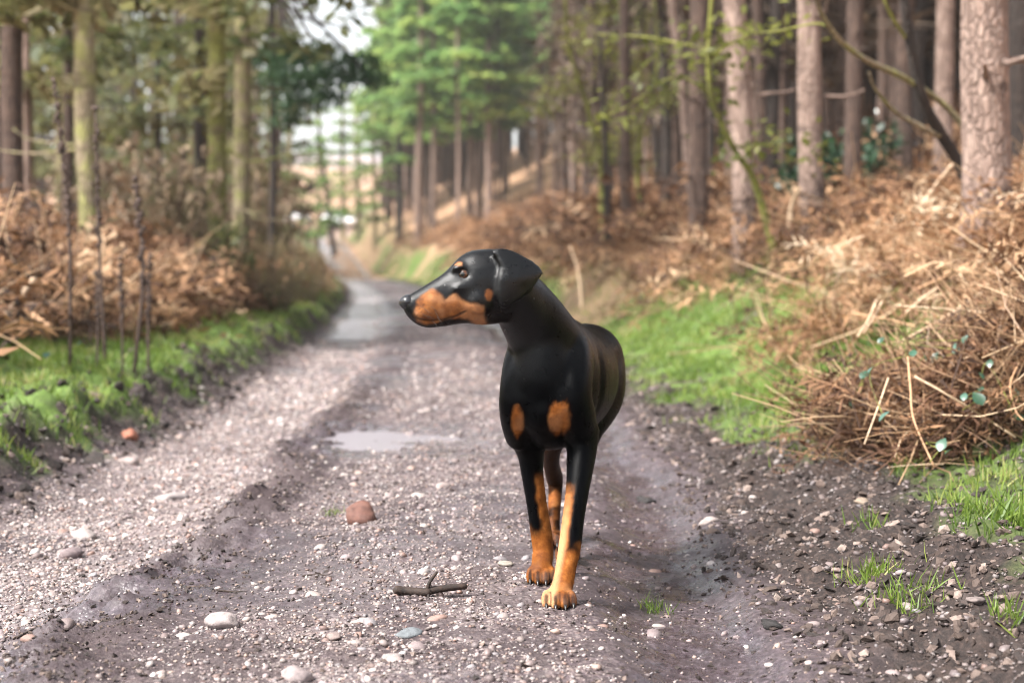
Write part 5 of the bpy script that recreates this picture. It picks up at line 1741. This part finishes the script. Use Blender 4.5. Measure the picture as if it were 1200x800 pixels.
    th_ = (pw_ - H) @ fh
    hd = ss(-.05, .0, th_) * ss(.60, .64, pw_[:, 2])
    down = np.array([0, .1, -1.0]); back = d * 1.0 + np.array([0, 0, -.45])
    w_b = ss(4.10, 4.28, pw_[:, 1]) * ss(.36, .44, pw_[:, 2])
    fl = (1 - w_b)[:, None] * down + w_b[:, None] * back
    fl = fl * (1 - hd)[:, None] + hd[:, None] * (-fh * 1.0 + np.array([0, 0, -.25]))
    fl = fl + .30 * np.stack([fbm(pw_[:, 0] * 14, pw_[:, 2] * 14 + pw_[:, 1] * 9, 340 + q, 2) for q in range(3)], 1) + rs.normal(0, .13, (nh, 3))
    fl -= N_ * (fl * N_).sum(1)[:, None]
    fl /= np.linalg.norm(fl, axis=1)[:, None] + 1e-9
    ln = (.0045 + .0035 * rs.rand(nh)) * (1 - .55 * hd * ss(.10, .16, th_)) * np.where(pw_[:, 2] < .05, .55, 1)
    lift = .05 + .10 * rs.rand(nh)
    keep = np.min(np.stack([np.linalg.norm(pw_ - e, axis=1) for e in eyes], 0), 0) > .0125
    p, N_, fl, ln, lift, k = p[keep], N_[keep], fl[keep], ln[keep], lift[keep], k[keep]
    sd = np.cross(N_, fl)
    w_ = (.00022 + .00018 * rs.rand(len(p)))[:, None]
    HV = np.stack([p + sd * w_, p - sd * w_, p + fl * ln[:, None] + N_ * (lift * ln)[:, None]], 1).reshape(-1, 3)
    hm = new_mesh('hair', HV, np.arange(len(HV)).reshape(-1, 3), True, {nm: np.repeat(val[fv[k]], 3) for nm, val in (('tan', tan), ('mud', mud), ('pale', pale), ('gloss', gloss))})
    cn = N_ + rs.normal(0, .10, N_.shape) - fl * .10
    cn /= np.linalg.norm(cn, axis=1)[:, None]
    hm.normals_split_custom_set_from_vertices(np.repeat(cn, 3, 0).tolist())
    tag(link('hair', hm, M.m, root), kind='stuff')
    # --- eyes, nose, claws
    E = MT('dog_eye'); v = E.coord('Object')
    sx_ = E.n('ShaderNodeSeparateXYZ', Vector=v)
    f_ = E.math('MULTIPLY', sx_.outputs[0], 1 / .015)
    E.base(Base_Color=E.ramp(f_, [(0, (.012, .008, .006)), (.66, (.012, .007, .005)), (.71, (.060, .022, .007)), (.90, (.045, .016, .005)), (.93, (.002, .002, .002))]), Roughness=.05, Specular_IOR_Level=.6)
    K = MT('dog_nose'); v = K.coord('Object'); nn = K.noise(v, 300, 2)
    K.base(Base_Color=(.010, .010, .012), Roughness=.28, Specular_IOR_Level=.6); K.bump(nn, .35, .001)
    Cw = MT('dog_claw'); Cw.base(Base_Color=(.016, .013, .012), Roughness=.35)
    gaze = fh * .62 + hl * .78
    for e, s in zip(eyes, (1, -1)):
        gz_ = fh * .55 + hl * s * .83; gz_ /= np.linalg.norm(gz_)
        V, F = ICO3
        # the pupil end is the +x pole; squeeze object coordinates so the gradient reads along it
        q = Vector(gz_).to_track_quat('X', 'Z')
        o = link('eye', new_mesh('eye', V * .0150, F), E.m, root)
        o.location = Vector(e - hl * s * .0112) - base; o.rotation_mode = 'QUATERNION'; o.rotation_quaternion = q
        for up in (1, -1):
            pts = []
            for k in range(9):
                a = -1.25 + 2.5 * k / 8
                c = e - hl * s * (.0018 + .0042 * abs(math.sin(a)) ** 2) + fh * math.sin(a) * .0138 + np.array([0, 0, 1]) * up * math.cos(a) * (.0088 if up > 0 else .0080)
                pts.append((*(c - np.array(base)), .0024 if up > 0 else .0017))
            V2, F2 = tube_vf(pts, 18, 8, (0, 0, 1))
            link('eyelid', new_mesh('eyelid', V2, F2), M.m, root)
    c = hp(477, 354.5)
    V = ICO3[0] * 1.0
    L3 = np.stack([V[:, 0] * .0190, V[:, 1] * .0205 * (1 - .22 * np.maximum(0, -V[:, 2])), V[:, 2] * .0190 * (1 - .15 * V[:, 0])], 1)
    for s in (-1, 1):
        dn = np.linalg.norm(L3 - np.array([.0125, s * .0095, -.001]), axis=1)
        L3[:, 0] -= .0075 * np.exp(-(dn / .0048) ** 2)
        dn = np.linalg.norm(L3 - np.array([.004, s * .0165, -.005]), axis=1)
        L3[:, 1] -= s * .004 * np.exp(-(dn / .004) ** 2)
    L3[:, 0] -= .002 * np.exp(-(L3[:, 1] / .0015) ** 2) * (L3[:, 2] < .004) * (L3[:, 0] > 0)
    W = c + fh[None] * L3[:, :1] + hl[None] * L3[:, 1:2] + np.array([0, 0, 1])[None] * L3[:, 2:] - np.array(base)
    link('nose', new_mesh('nose', W, ICO3[1]), K.m, root)
    Wk = MT('dog_whisker'); Wk.base(Base_Color=(.01, .009, .008), Roughness=.5)
    for k_, (px, py) in enumerate(((492, 358), (498, 362), (504, 358), (509, 364), (500, 369), (494, 367), (512, 371), (507, 376))):
        p0 = hp(px, py, .027) - np.array(base)
        e_ = p0 + hl * .018 - fh * (.010 + .004 * (k_ % 3)) + np.array([0, 0, -.010 - .004 * (k_ % 4)])
        V, F = tube_vf([(*p0, .00045), (*(.5 * (p0 + e_) + hl * .003), .00035), (*e_, .00015)], 6, 4)
        link('whisker', new_mesh('whisker', V, F), Wk.m, root)
    for (q, yw) in claws:
        q = np.array(q) - np.array(base); f = np.array([math.sin(yw), -math.cos(yw), 0])
        r = [(*(q - f * .006 + np.array([0, 0, .003])), .0042, .005), (*(q + f * .004 + np.array([0, 0, .0025])), .0036, .0042), (*(q + f * .013 + np.array([0, 0, -.006])), .0012, .0016)]
        V, F = tube_vf(r, 9, 8); link('claw', new_mesh('claw', V, F), Cw.m, root)


build_dog()
